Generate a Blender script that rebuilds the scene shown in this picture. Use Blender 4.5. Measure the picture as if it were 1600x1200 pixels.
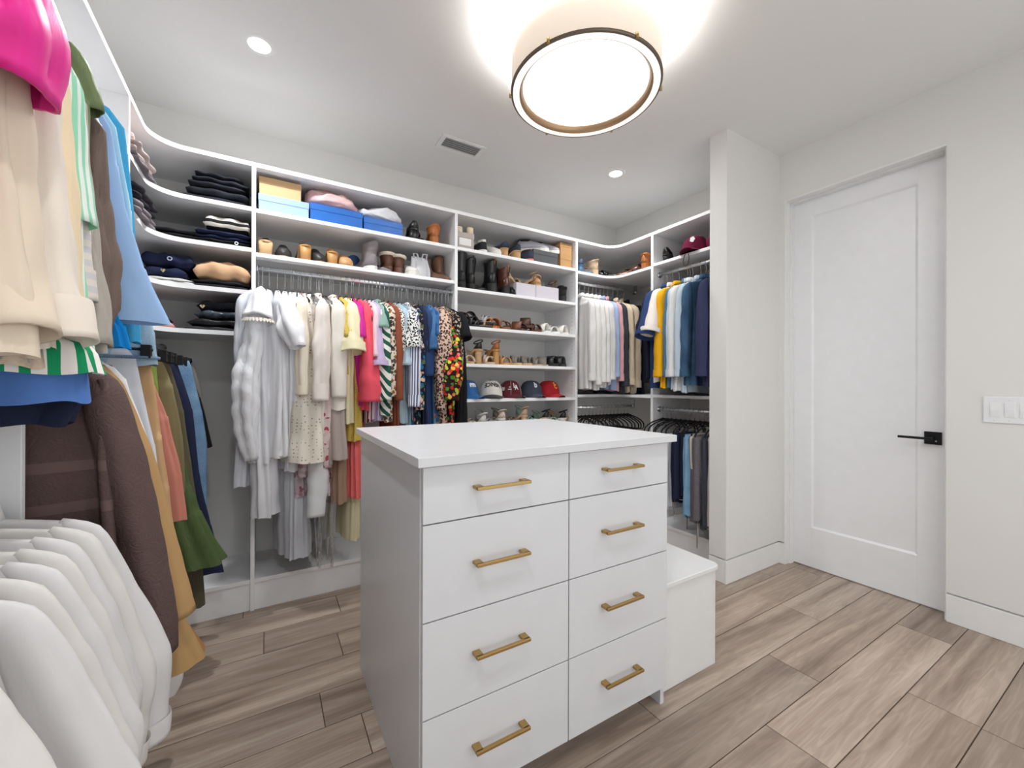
import bpy, bmesh, math, random
import numpy as np
from mathutils import Vector, Matrix, Euler, noise as mnoise

for o in list(bpy.data.objects):
    bpy.data.objects.remove(o, do_unlink=True)
SC = bpy.context.scene
COL = SC.collection

# ---------------------------------------------------------------- camera
FPX, YAW, PITCH, ROLL = 642.476, 0.537617, -0.0014677, 0.0031584
cam_data = bpy.data.cameras.new('camera')
cam_data.sensor_width = 36.0
cam_data.lens = 36.0 * FPX / 1600.0
cam_data.clip_start = 0.02
cam = bpy.data.objects.new('camera', cam_data)
COL.objects.link(cam)
SC.camera = cam
def cam_matrix():
    c, s = math.cos(YAW), math.sin(YAW)
    M = np.array([[c, -s, 0], [0, 0, -1], [s, c, 0]])
    cp, sp = math.cos(PITCH), math.sin(PITCH)
    P = np.array([[1, 0, 0], [0, cp, -sp], [0, sp, cp]])
    cr, sr = math.cos(ROLL), math.sin(ROLL)
    Q = np.array([[cr, -sr, 0], [sr, cr, 0], [0, 0, 1]])
    R = Q @ P @ M
    m = Matrix.Identity(4)
    for i in range(3):
        m[i][0] = R[0, i]; m[i][1] = -R[1, i]; m[i][2] = -R[2, i]
    m[0][3], m[1][3], m[2][3] = 0.0, 0.0, 1.2
    return m
cam.matrix_world = cam_matrix()

# ---------------------------------------------------------------- view, world, lights
SC.view_settings.view_transform = 'Standard'
SC.view_settings.look = 'None'
SC.view_settings.gamma = 1.0
SC.view_settings.use_curve_mapping = False
SC.view_settings.exposure = 0.26
w = bpy.data.worlds.new('world'); SC.world = w
w.use_nodes = True
w.node_tree.nodes['Background'].inputs[0].default_value = (0.97, 0.985, 1.0, 1)
w.node_tree.nodes['Background'].inputs[1].default_value = 1.3
DRUM_EMIT, SHADE_EMIT, SPOT_EMIT, SPOT_W = 10.0, 2.4, 12.0, [6.0, 11.0, 2.5, 1.5, 6.0, 2.5]
DOWNLIGHTS = [(2.191, 2.200), (-0.035, 2.207), (1.90, 0.10), (0.95, 0.05), (0.0, 0.25), (1.9, -0.55)]
DRUM_W, DRUM_UP_W = 6.0, 38.0
DRUM_C, DRUM_Z = (1.164, 1.353), 2.45
def area_lamp(name, loc, size, watts, color=(0.975, 0.99, 1.0), spread=180, up=False):
    d = bpy.data.lights.new(name, 'AREA')
    d.shape = 'DISK'; d.size = size; d.energy = watts; d.color = color
    d.spread = math.radians(spread)
    o = bpy.data.objects.new(name, d); COL.objects.link(o)
    o.location = loc
    if up: o.rotation_euler = (math.pi, 0, 0)
    return o
CEIL = 2.75
for i, (x, y) in enumerate(DOWNLIGHTS):
    area_lamp('downlight_lamp', (x, y, CEIL - 0.012), 0.085, SPOT_W[i], spread=150)
area_lamp('drum_lamp', (*DRUM_C, DRUM_Z - 0.006), 0.53, DRUM_W)
area_lamp('drum_up_lamp', (*DRUM_C, DRUM_Z + 0.12), 0.50, DRUM_UP_W, up=True)

# ---------------------------------------------------------------- node material helpers
def s2l(c):
    return tuple(((v / 255.0) / 12.92 if v <= 10 else (((v / 255.0) + 0.055) / 1.055) ** 2.4) for v in c)
class NT:
    def __init__(self, name):
        self.m = bpy.data.materials.new(name); self.m.use_nodes = True
        self.t = self.m.node_tree; self.t.nodes.clear()
        self.out = self.n('ShaderNodeOutputMaterial')
    def n(self, typ, **kw):
        nd = self.t.nodes.new(typ)
        for k, v in kw.items():
            if k.startswith('in_'):
                key = k[3:]
                key = int(key) if key.isdigit() else key.replace('_', ' ')
                nd.inputs[key].default_value = v
            else: setattr(nd, k, v)
        return nd
    def l(self, a, b): self.t.links.new(a, b)
    def ramp(self, fac, stops, interp='LINEAR'):
        r = self.n('ShaderNodeValToRGB'); r.color_ramp.interpolation = interp
        e = r.color_ramp.elements
        while len(e) < len(stops): e.new(0.5)
        for el, (p, c) in zip(e, stops):
            el.position = p; el.color = (*c, 1)
        self.l(fac, r.inputs[0]); return r.outputs[0]
    def math(self, op, a, b=None):
        m = self.n('ShaderNodeMath', operation=op)
        for i, x in enumerate((a, b)):
            if x is None: continue
            if isinstance(x, (int, float)): m.inputs[i].default_value = x
            else: self.l(x, m.inputs[i])
        return m.outputs[0]
    def mix(self, fac, a, b):
        m = self.n('ShaderNodeMix', data_type='RGBA')
        for s, x in ((0, fac), (6, a), (7, b)):
            if isinstance(x, (int, float)): m.inputs[s].default_value = x
            elif isinstance(x, tuple): m.inputs[s].default_value = (*x, 1)
            else: self.l(x, m.inputs[s])
        return m.outputs[2]
    def bsdf(self, color, rough=0.6, metal=0.0, bump=None, bstr=0.2, bdist=0.002, **kw):
        b = self.n('ShaderNodeBsdfPrincipled')
        if isinstance(color, tuple): b.inputs['Base Color'].default_value = (*color, 1)
        else: self.l(color, b.inputs['Base Color'])
        if isinstance(rough, (int, float)): b.inputs['Roughness'].default_value = rough
        else: self.l(rough, b.inputs['Roughness'])
        b.inputs['Metallic'].default_value = metal
        for k, v in kw.items(): b.inputs[k.replace('_', ' ')].default_value = v
        if bump is not None:
            bp = self.n('ShaderNodeBump', in_Strength=bstr, in_Distance=bdist)
            self.l(bump, bp.inputs['Height']); self.l(bp.outputs[0], b.inputs['Normal'])
        self.l(b.outputs[0], self.out.inputs[0]); return b
    def coord(self, scale=(1, 1, 1), kind='Object', loc=(0, 0, 0)):
        tc = self.n('ShaderNodeTexCoord'); mp = self.n('ShaderNodeMapping')
        mp.inputs['Scale'].default_value = scale; mp.inputs['Location'].default_value = loc
        self.l(tc.outputs[kind], mp.inputs[0]); return mp.outputs[0]
    def noise(self, vec, scale, detail=2.0, rough=0.5, dist=0.0):
        n = self.n('ShaderNodeTexNoise', in_Scale=scale, in_Detail=detail, in_Roughness=rough, in_Distortion=dist)
        self.l(vec, n.inputs['Vector']); return n
MATS = {}
def flat(name, rgb, rough=0.6, metal=0.0, bump=0.0, bscale=200, **kw):
    """a plain coloured surface with faint procedural mottling"""
    if name in MATS: return MATS[name]
    t = NT(name); c = s2l(rgb)
    v = t.coord()
    n = t.noise(v, 14, 3)
    col = t.mix(n.outputs['Fac'], tuple(x * 0.965 for x in c), tuple(min(1, x * 1.03) for x in c))
    bm = t.noise(v, bscale, 2).outputs['Fac'] if bump else None
    t.bsdf(col, rough, metal, bm, bump or 0.1, **kw)
    MATS[name] = t.m; return t.m
def emis(name, rgb, strength):
    t = NT(name); e = t.n('ShaderNodeEmission', in_Strength=strength)
    e.inputs[0].default_value = (*s2l(rgb), 1)
    t.l(e.outputs[0], t.out.inputs[0]); MATS[name] = t.m; return t.m

# ---------------------------------------------------------------- mesh builder
class MB:
    def __init__(self): self.v = []; self.f = []; self.sm = []
    def add(self, vs, fs, smooth=False):
        b = len(self.v); self.v += [tuple(map(float, p)) for p in vs]
        self.f += [tuple(i + b for i in f) for f in fs]; self.sm += [smooth] * len(fs)
        return self
    def box(self, x0, x1, y0, y1, z0, z1):
        vs = [(x0, y0, z0), (x1, y0, z0), (x1, y1, z0), (x0, y1, z0), (x0, y0, z1), (x1, y0, z1), (x1, y1, z1), (x0, y1, z1)]
        return self.add(vs, [(3, 2, 1, 0), (4, 5, 6, 7), (0, 1, 5, 4), (1, 2, 6, 5), (2, 3, 7, 6), (3, 0, 4, 7)])
    def cbox(self, x0, x1, y0, y1, z0, z1, c=0.002):
        """box with chamfered edges"""
        bm = bmesh.new(); bmesh.ops.create_cube(bm, size=1)
        for q in bm.verts:
            q.co = ((x0 + x1) / 2 + q.co.x * (x1 - x0), (y0 + y1) / 2 + q.co.y * (y1 - y0), (z0 + z1) / 2 + q.co.z * (z1 - z0))
        c = min(c, 0.45 * min(abs(x1 - x0), abs(y1 - y0), abs(z1 - z0)))
        bmesh.ops.bevel(bm, geom=list(bm.edges), offset=c, segments=2, profile=0.6, affect='EDGES')
        bm.verts.index_update()
        self.add([q.co[:] for q in bm.verts], [[q.index for q in f.verts] for f in bm.faces]); bm.free(); return self
    def loft(self, rings, cap0=False, cap1=False, closed=True, smooth=True):
        rings = np.asarray(rings, float); m, n = rings.shape[:2]
        fs = []
        J = n if closed else n - 1
        for i in range(m - 1):
            a = i * n; b = a + n
            for j in range(J):
                k = (j + 1) % n
                fs.append((a + j, a + k, b + k, b + j))
        if cap0: fs.append(tuple(range(n - 1, -1, -1)))
        if cap1: fs.append(tuple(range((m - 1) * n, m * n)))
        return self.add(rings.reshape(-1, 3), fs, smooth)
    def tube(self, pts, r, n=8, cap=True, closed=False):
        pts = [Vector(p) for p in pts]; m = len(pts)
        rs = r if hasattr(r, '__len__') else [r] * m
        rings = []; up = None
        for i, p in enumerate(pts):
            a = pts[(i - 1) % m] if (closed or i > 0) else p
            b = pts[(i + 1) % m] if (closed or i < m - 1) else p
            t = (b - a).normalized()
            if up is None:
                up = Vector((0, 0, 1)) if abs(t.z) < 0.9 else Vector((1, 0, 0))
            x = (up - t * up.dot(t)).normalized(); y = t.cross(x); up = x
            rings.append([p + (x * math.cos(q) + y * math.sin(q)) * rs[i] for q in (2 * math.pi * k / n for k in range(n))])
        if closed: rings.append(rings[0])
        return self.loft([[list(q) for q in rg] for rg in rings], cap and not closed, cap and not closed)
    def lathe(self, prof, n=24, c=(0, 0, 0), cap0=False, cap1=False):
        rings = [[(c[0] + r * math.cos(2 * math.pi * k / n), c[1] + r * math.sin(2 * math.pi * k / n), c[2] + z) for k in range(n)] for r, z in prof]
        return self.loft(rings, cap0, cap1)
    def prism(self, outline, z0, z1):
        n = len(outline)
        vs = [(x, y, z0) for x, y in outline] + [(x, y, z1) for x, y in outline]
        fs = [tuple(range(n - 1, -1, -1)), tuple(range(n, 2 * n))] + [(i, (i + 1) % n, n + (i + 1) % n, n + i) for i in range(n)]
        return self.add(vs, fs)
    def xf(self, M):
        self.v = [tuple(M @ Vector(p)) for p in self.v]; return self
    def mesh(self, name):
        me = bpy.data.meshes.new(name); me.from_pydata(self.v, [], self.f)
        me.polygons.foreach_set('use_smooth', self.sm); me.update(); return me
    def build(self, name, mat, parent=None, loc=None, rot=None):
        return mobj(name, self.mesh(name), mat, parent, loc, rot)
def mobj(name, me, mat, parent=None, loc=None, rot=None):
    o = bpy.data.objects.new(name, me); COL.objects.link(o)
    if mat is not None and not me.materials: me.materials.append(mat)
    if parent is not None: o.parent = parent
    if loc is not None: o.location = loc
    if rot is not None: o.rotation_euler = rot
    return o
def tag(o, label=None, cat=None, group=None, kind=None):
    if label: o['label'] = label
    if cat: o['category'] = cat
    if group: o['group'] = group
    if kind: o['kind'] = kind
    return o
def thing(name, label, cat, loc=(0, 0, 0), rotz=0.0, group=None, rot=None):
    o = bpy.data.objects.new(name, None); COL.objects.link(o)
    o.empty_display_size = 0.05
    o.location = loc; o.rotation_euler = rot if rot else (0, 0, rotz)
    return tag(o, label, cat, group)
def dup(root, loc, rotz=None, label=None, group=None):
    r = root.copy(); COL.objects.link(r); r.location = loc
    if rotz is not None: r.rotation_euler = (0, 0, rotz)
    if label: r['label'] = label
    if group: r['group'] = group
    for ch in list(root.children):
        c = ch.copy(); COL.objects.link(c); c.parent = r
        for g in list(ch.children):
            d = g.copy(); COL.objects.link(d); d.parent = c
    return r
def struct(name, mb, mat, parent=None, label=None):
    o = mb.build(name, mat, parent)
    if parent is None: o['kind'] = 'structure'
    if label: o['label'] = label
    return o
# ---------------------------------------------------------------- materials of the room
def paint(name, rgb):
    t = NT(name); v = t.coord()
    c = s2l(rgb); n = t.noise(v, 3, 3)
    col = t.mix(n.outputs['Fac'], tuple(x * 0.985 for x in c), tuple(x * 1.01 for x in c))
    b = t.noise(v, 350, 3)
    t.bsdf(col, 0.75, bump=b.outputs['Fac'], bstr=0.06, bdist=0.001); return t.m
WALL = paint('wall_paint', (226, 225, 222))
CEILP = paint('ceiling_paint', (231, 230, 228))
TRIM = flat('white_trim', (234, 234, 233), 0.4)
DOORP = flat('door_paint', (235, 236, 238), 0.32)
MEL = flat('white_melamine', (241, 241, 242), 0.38)
MELI = flat('island_lacquer', (214, 215, 217), 0.32)
BENCHM = flat('bench_white', (224, 224, 223), 0.35)
DARKGAP = flat('dark_gap', (70, 70, 70), 0.9)
BRASS = flat('brushed_brass', (178, 146, 92), 0.33, 0.85)
BLACKM = flat('black_metal', (24, 24, 25), 0.4, 0.4)
CHROME = flat('chrome', (200, 202, 205), 0.15, 1.0)
RAIL = flat('satin_rail', (215, 217, 220), 0.32, 0.75)
VELVET = flat('black_velvet', (20, 20, 22), 0.9, bump=0.2, bscale=900)

def wood_mat():
    t = NT('walnut_plank')
    tc = t.n('ShaderNodeTexCoord'); oi = t.n('ShaderNodeObjectInfo')
    rnd = t.n('ShaderNodeVectorMath', operation='SCALE'); rnd.inputs[0].default_value = (37.0, 53.0, 11.0)
    t.l(oi.outputs['Random'], rnd.inputs['Scale'])
    ad = t.n('ShaderNodeVectorMath', operation='ADD'); t.l(tc.outputs['Object'], ad.inputs[0]); t.l(rnd.outputs[0], ad.inputs[1])
    mp = t.n('ShaderNodeMapping'); mp.inputs['Scale'].default_value = (0.85, 8.0, 1); t.l(ad.outputs[0], mp.inputs[0])
    warp = t.noise(mp.outputs[0], 1.3, 3, 0.55)
    mp2 = t.n('ShaderNodeMapping'); mp2.inputs['Scale'].default_value = (0.55, 7.5, 1); t.l(ad.outputs[0], mp2.inputs[0])
    big = t.noise(mp2.outputs[0], 1.25, 3, 0.55, 1.1)
    # contour rings: sine of the warped field
    rings = t.math('SINE', t.math('MULTIPLY', warp.outputs['Fac'], 80.0))
    mp3 = t.n('ShaderNodeMapping'); mp3.inputs['Scale'].default_value = (3, 160, 1); t.l(ad.outputs[0], mp3.inputs[0])
    fine = t.noise(mp3.outputs[0], 1.0, 3, 0.6)
    base = t.ramp(big.outputs['Fac'], [(0.24, s2l((122, 104, 92))), (0.44, s2l((160, 142, 128))), (0.6, s2l((182, 165, 151))), (0.8, s2l((199, 184, 171)))])
    rr = t.ramp(rings, [(0.0, (0.80, 0.79, 0.78)), (0.35, (1, 1, 1)), (1.0, (1.03, 1.03, 1.03))])
    m = t.n('ShaderNodeMix', data_type='RGBA', blend_type='MULTIPLY'); m.inputs[0].default_value = 0.42
    t.l(base, m.inputs[6]); t.l(rr, m.inputs[7])
    fr = t.ramp(fine.outputs['Fac'], [(0.3, (0.86, 0.85, 0.84)), (0.65, (1.04, 1.04, 1.04))])
    m2 = t.n('ShaderNodeMix', data_type='RGBA', blend_type='MULTIPLY'); m2.inputs[0].default_value = 0.7
    t.l(m.outputs[2], m2.inputs[6]); t.l(fr, m2.inputs[7])
    tone = t.ramp(oi.outputs['Random'], [(0.0, (0.80, 0.79, 0.78)), (0.5, (0.93, 0.92, 0.91)), (1.0, (1.04, 1.03, 1.01))])
    m3 = t.n('ShaderNodeMix', data_type='RGBA', blend_type='MULTIPLY'); m3.inputs[0].default_value = 1.0
    t.l(m2.outputs[2], m3.inputs[6]); t.l(tone, m3.inputs[7])
    t.bsdf(m3.outputs[2], 0.42, bump=fine.outputs['Fac'], bstr=0.08, bdist=0.001)
    return t.m
WOOD = wood_mat()
GROUT = flat('plank_joint', (86, 68, 54), 0.9)

# ---------------------------------------------------------------- room shell
XL, XR, YB, YF = -0.90, 2.98, 2.99, -1.05
floor = struct('floor', MB().box(XL - .1, XR + .25, YF - .1, YB + .1, -0.08, -0.004), GROUT)
rows = [-1.055, -0.97, -0.775, -0.58, -0.385, -0.19, 0.005, 0.2, 0.395, 0.59, 0.79, 0.99, 1.185, 1.38, 1.57, 1.755, 1.945, 2.135, 2.325, 2.515, 2.705, 2.99]
starts = {0.2: 0.94, 0.395: 2.16, 0.59: 2.735, 0.79: 1.926, 0.99: 2.427, 1.57: 0.18, 1.945: 0.295, 2.135: -0.008}
PL = 1.215
rng = random.Random(5)
plank_mats = WOOD
for a, b in zip(rows[:-1], rows[1:]):
    x0 = starts.get(a, rng.uniform(0, PL))
    while x0 > XL - 0.02: x0 -= PL
    while x0 < XR + 0.12:
        lo, hi = max(x0, XL - 0.01), min(x0 + PL, XR + 0.12)
        if hi - lo > 0.02:
            g = 0.0016
            p = MB().cbox(lo - (lo + hi) / 2 + g, hi - (lo + hi) / 2 - g, (a - b) / 2 + g, (b - a) / 2 - g, -0.012, 0, 0.0012).build('plank', WOOD, floor, ((lo + hi) / 2, (a + b) / 2, 0))
        x0 += PL
struct('ceiling', MB().box(XL - .1, XR + .25, YF - .1, YB + .1, CEIL, CEIL + 0.1), CEILP)
struct('wall_back', MB().box(XL - .1, XR + .25, YB, YB + .1, 0, CEIL), WALL)
struct('wall_left', MB().box(XL - .1, XL, YF, YB, 0, CEIL), WALL)
# wide cased opening behind the camera, unseen, added to let in soft front light
OX0, OX1, OZ = -0.40, 2.80, 2.50
struct('wall_front', MB().box(XL - .1, OX0, YF - .1, YF, 0, CEIL).box(OX1, XR + .25, YF - .1, YF, 0, CEIL).box(OX0, OX1, YF - .1, YF, OZ, CEIL), WALL)
struct('trim_2', MB().cbox(OX0 - .01, OX0 + .01, YF - .11, YF + .01, 0, OZ).cbox(OX1 - .01, OX1 + .01, YF - .11, YF + .01, 0, OZ).cbox(OX0, OX1, YF - .11, YF + .01, OZ - .01, OZ + .01), TRIM)
BBZ = 0.140
# door wall with its opening; a shadow reveal runs above the flush baseboard
DY0, DY1, DZ = 0.668, 1.432, 2.436
wr = MB()
for y0, y1 in ((YF, DY0), (DY1, YB)):
    wr.box(XR, XR + .2, y0, y1, BBZ + .009, CEIL)
    wr.box(XR + .016, XR + .2, y0, y1, 0, BBZ + .009)
wr.box(XR, XR + .2, DY0, DY1, DZ, CEIL)
struct('wall_right', wr, WALL)
struct('baseboard_right', MB().cbox(XR - .003, XR + .016, YF, DY0 - .0, 0.001, BBZ, .002).cbox(XR - .003, XR + .016, DY1, 1.465, 0.001, BBZ, .002), TRIM)
# stub partition that closes the shelving off from the door
PX, PY0, PY1 = 2.376, 1.465, 1.575
wp = MB().box(PX, XR, PY0, PY1, BBZ + .009, CEIL).box(PX + .016, XR, PY0 + .016, PY1, 0, BBZ + .009)
struct('wall_partition', wp, WALL)
struct('baseboard_partition', MB().cbox(PX - .003, XR, PY0 - .003, PY0 + .016, 0.001, BBZ, .002).cbox(PX - .003, PX + .016, PY0 + .016, PY1, 0.001, BBZ, .002), TRIM)
# door lining, stop and leaf
lin = MB()
lin.cbox(XR - .002, XR + .2, DY1 - .008, DY1 + .002, 0.001, DZ, .0015).cbox(XR + .01, XR + .2, DY0 - .002, DY0 + .008, 0.001, DZ, .0015).cbox(XR - .002, XR + .2, DY0, DY1, DZ - .008, DZ + .004, .0015)
lin.cbox(XR + .05, XR + .095, DY1 - .016, DY1 - .008, 0.001, DZ - .008, .0015).cbox(XR + .05, XR + .095, DY0 + .008, DY0 + .016, 0.001, DZ - .008, .0015).cbox(XR + .05, XR + .095, DY0 + .008, DY1 - .008, DZ - .016, DZ - .008, .0015)
struct('trim_1', lin, TRIM)
door = thing('door_1', None, None, (XR + .095, 1.05, 0)); door['kind'] = 'structure'
a0, a1, b0, b1 = 0.008, 2.424, 0.682 - 1.05, 1.420 - 1.05
p0, p1, q0, q1 = 0.266, 2.315, 0.800 - 1.05, 1.315 - 1.05
lf = MB()
lf.box(0.009, 0.04, b0, b1, a0, a1)
for (y0, y1, z0, z1) in ((b0, q0, a0, a1), (q1, b1, a0, a1), (q0, q1, a0, p0), (q0, q1, p1, a1)):
    lf.cbox(0, 0.012, y0, y1, z0, z1, .0008)
ob = lf.build('door_leaf', DOORP, door)
bv = []
c1 = 0.012
bm_ = MB()
o4 = [(q0, p0), (q1, p0), (q1, p1), (q0, p1)]; i4 = [(q0 + c1, p0 + c1), (q1 - c1, p0 + c1), (q1 - c1, p1 - c1), (q0 + c1, p1 - c1)]
vs = [(0.0005, y, z) for y, z in o4] + [(0.0088, y, z) for y, z in i4]
bm_.add(vs, [(i, 4 + i, 4 + (i + 1) % 4, (i + 1) % 4) for i in range(4)])
bm_.build('panel_moulding', DOORP, door)
hd = MB().cbox(-0.009, 0, 0.704 - 1.05, 0.772 - 1.05, 0.886, 0.954, .0015).build('handle_plate', BLACKM, door)
tag(hd, label='matt black square plate')
lv = MB().tube([(-0.009, .738 - 1.05, .920), (-0.05, .738 - 1.05, .920)], .009, 12)
lv.cbox(-0.058, -0.047, .730 - 1.05, .868 - 1.05, .913, .926, .002)
lv.build('lever', BLACKM, hd)
MB().tube([(-.0095, .725 - 1.05, .905), (-.013, .725 - 1.05, .905)], .004, 10).build('privacy_pin', CHROME, hd)
# ---------------------------------------------------------------- light switch, vent, lamps
sw = thing('light_switch', 'white three rocker light switch plate on wall right of the door', 'light switch', (XR, 0.458, 1.087))
MB().cbox(-.006, -.0005, -.083, .083, -.062, .062, .003).build('cover_plate', DOORP, sw)
for k in (-1, 0, 1):
    y = k * .046
    fr = MB().cbox(-.0075, -.006, y - .0175, y + .0175, -.034, .034, .0006).build('rocker_frame', TRIM, sw)
    rk = MB(); rk.add([(-.0078, y - .0145, -.031), (-.0078, y + .0145, -.031), (-.0105, y - .0145, 0), (-.0105, y + .0145, 0), (-.0085, y - .0145, .031), (-.0085, y + .0145, .031), (-.007, y - .0145, -.031), (-.007, y + .0145, -.031), (-.007, y - .0145, .031), (-.007, y + .0145, .031)],
        [(0, 2, 3, 1), (2, 4, 5, 3), (6, 0, 1, 7), (4, 8, 9, 5), (0, 6, 8, 4, 2), (1, 3, 5, 9, 7)])
    rk.build('rocker', DOORP, fr)
    for s in (-1, 1):
        MB().tube([(-.006, y, s * .048), (-.0068, y, s * .048)], .003, 8).build('screw', TRIM, sw)
vt = thing('ceiling_vent', 'white slatted air vent in the ceiling above the hanging rail', 'air vent', (1.08, 2.47, CEIL))
fr = MB()
for a in ((-.15, .15, -.078, -.052), (-.15, .15, .052, .078), (-.15, -.122, -.052, .052), (.122, .15, -.052, .052)):
    fr.cbox(a[0], a[1], a[2], a[3], -.008, -.0005, .002)
fr.build('vent_frame', TRIM, vt)
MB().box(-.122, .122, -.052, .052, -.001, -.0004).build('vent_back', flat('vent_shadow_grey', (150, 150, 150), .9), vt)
for k in range(5):
    y = -.041 + k * .0205
    MB().add([(-.122, y - .0055, -.0095), (.122, y - .0055, -.0095), (.122, y + .0055, -.0035), (-.122, y + .0055, -.0035), (-.122, y - .0055, -.0082), (.122, y - .0055, -.0082), (.122, y + .0055, -.0022), (-.122, y + .0055, -.0022)],
             [(0, 3, 2, 1), (4, 5, 6, 7), (0, 1, 5, 4), (2, 3, 7, 6), (1, 2, 6, 5), (0, 4, 7, 3)]).build('slat', TRIM, vt)
SPOTM = emis('spot_lens_glow', (255, 246, 232), SPOT_EMIT)
def downlight(x, y, label, group=None):
    t = thing('recessed_downlight', label, 'downlight', (x, y, CEIL), 0, group)
    MB().lathe([(.045, -.0035), (.052, -.006), (.068, -.004), (.072, -.0005)], 28).build('trim_ring', TRIM, t)
    MB().lathe([(.045, -.004), (.02, -.0045), (.001, -.0045)], 28).build('lens', SPOTM, t)
downlight(*DOWNLIGHTS[0], 'round recessed downlight in ceiling near the corner with right wall')
downlight(*DOWNLIGHTS[1], 'round recessed downlight in ceiling at upper left above blouses')
for d in DOWNLIGHTS[2:]: downlight(*d, 'recessed downlight in the ceiling behind the camera', 'ceiling downlights behind the camera')
# drum lamp
DX, DYY, DZ0 = DRUM_C[0], DRUM_C[1], DRUM_Z
dr = thing('drum_ceiling_light', 'large round drum ceiling light with beige shade and brass ring', 'ceiling light', (DX, DYY, DZ0))
def shade_mat():
    t = NT('linen_shade')
    n = t.noise(t.coord((90, 90, 8)), 4, 3)
    col = t.mix(n.outputs['Fac'], s2l((214, 204, 192)), s2l((236, 228, 217)))
    b = t.bsdf(col, 0.8); b.inputs['Emission Color'].default_value = (*s2l((255, 236, 214)), 1); b.inputs['Emission Strength'].default_value = SHADE_EMIT * 0.2
    return t.m
K = .316 / .346
def LA(prof, n=72): return MB().lathe([(r * K, z) for r, z in prof], n)
LA([(.338, .004), (.342, 0.0), (.342, .225), (.338, .225), (.338, .004)]).build('shade', shade_mat(), dr)
RIMM = emis('lit_shade_rim', (255, 247, 236), 1.0)
LA([(.346, .006), (.346, .0), (.343, -.0035), (.336, -.004)]).build('outer_band', flat('bronze_rim', (120, 108, 96), 0.4, 0.7), dr)
LA([(.3365, -.003), (.325, -.004), (.306, -.004)]).build('lower_band', RIMM, dr)
LA([(.307, -.004), (.303, -.003), (.290, .012), (.286, .034)]).build('brass_ring', flat('warm_brass', (176, 143, 110), 0.35, 0.6), dr)
LA([(.287, .022), (.15, .016), (.001, .014)]).build('diffuser', emis('frosted_diffuser', (246, 250, 255), DRUM_EMIT * .125), dr)
LA([(.001, CEIL - DZ0 - .03), (.06, CEIL - DZ0 - .028), (.075, CEIL - DZ0 - .0005)], 36).build('canopy_plate', TRIM, dr)
MB().tube([(0, 0, .02), (0, 0, CEIL - DZ0 - .02)], .009, 12).build('stem', BRASS, dr)
for k in range(3):
    a = math.radians(25 + 120 * k)
    MB().tube([(0, 0, .205), (.311 * math.cos(a), .311 * math.sin(a), .205)], .003, 6).build('spoke', BRASS, dr)
for k in range(6):
    a = math.radians(25 + 60 * k)
    MB().lathe([(.001, -.006), (.006, -.005), (.006, .012), (.001, .014)], 10, (.318 * math.cos(a), .318 * math.sin(a), 0)).build('thumb_screw', BRASS, dr)
# ---------------------------------------------------------------- closet units
TH = 0.022            # board thickness
FY, FXL, FXR = 2.565, -0.477, 2.535      # front edges: back run, left run, right run
TOP = 2.371
KZ, DECK = 0.147, 0.166
ROD_Y, ROD_XL, ROD_XR = 2.62, -0.505, 2.60
P1, P2, P3 = (-0.072, -0.053), (1.080, 1.101), (2.120, 2.142)
def rod_between(parent, a, b, name='hanging_rail'):
    """oval chrome tube with a socket at each end"""
    a, b = Vector(a), Vector(b)
    r = MB().tube([a, b], .0125, 14).build(name, RAIL, parent)
    d = (b - a).normalized()
    for p, s in ((a, 1), (b, -1)):
        MB().tube([p, p + d * s * .010], .021, 14).build('rail_socket', CHROME, r)
    return r
def shelf_holes(parent, x, y0, z0, z1):
    pass
# middle of the back wall: hanging section
uh = thing('hanging_closet_unit', 'white closet section with long rail full of blouses and two shoe shelves', 'closet unit', (0.51, FY, 0))
def UB(parent, name, x0, x1, y0, y1, z0, z1, c=.0018, mat=None):
    l = parent.location
    return MB().cbox(x0 - l.x, x1 - l.x, y0 - l.y, y1 - l.y, z0 - l.z, z1 - l.z, c).build(name, mat or MEL, parent)
UB(uh, 'side_panel', *P1, FY, YB, 0, TOP - TH)
UB(uh, 'side_panel', *P2, FY, YB, 0, TOP - TH)
for z in (2.130, 1.897): UB(uh, 'shelf', P1[1], P2[0], FY + .001, YB, z - TH, z)
UB(uh, 'deck', P1[1], P2[0], FY + .004, YB, DECK - TH, DECK)
UB(uh, 'kick_board', P1[1], P2[0], FY + .012, FY + .03, 0, DECK - TH)
rod_between(uh, (P1[1] - .51, ROD_Y - FY, 1.825), (P2[0] - .51, ROD_Y - FY, 1.825))
# shoe section
us = thing('shoe_closet_unit', 'white shoe shelving section with caps, sandals and boots', 'closet unit', (1.61, FY, 0))
UB(us, 'side_panel', *P3, FY, YB, 0, TOP - TH)
SHOE_Z = (2.130, 1.858, 1.600, 1.343, 1.100, 0.880, 0.65, 0.42)
for z in SHOE_Z: UB(us, 'shelf', P2[1], P3[0], FY + .001, YB, z - TH, z)
UB(us, 'deck', P2[1], P3[0], FY + .004, YB, DECK - TH, DECK)
UB(us, 'kick_board', P2[1], P3[0], FY + .012, FY + .03, 0, DECK - TH)
pin = MB().tube([(0, 0, 0), (.0008, 0, 0)], .0028, 6)
pm = pin.mesh('pin_hole')
for side_x, s in ((P3[0], -1), (P2[1], 1)):
    hb = MB()
    z = 0.3
    while z < 2.3:
        for y in (FY + .045, YB - .06):
            hb.tube([(side_x - 1.61, y - FY, z), (side_x - 1.61 + s * .0006, y - FY, z)], .0028, 6)
        z += .032
    tag(hb.build('pin_holes', DARKGAP, us), kind='stuff')
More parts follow.
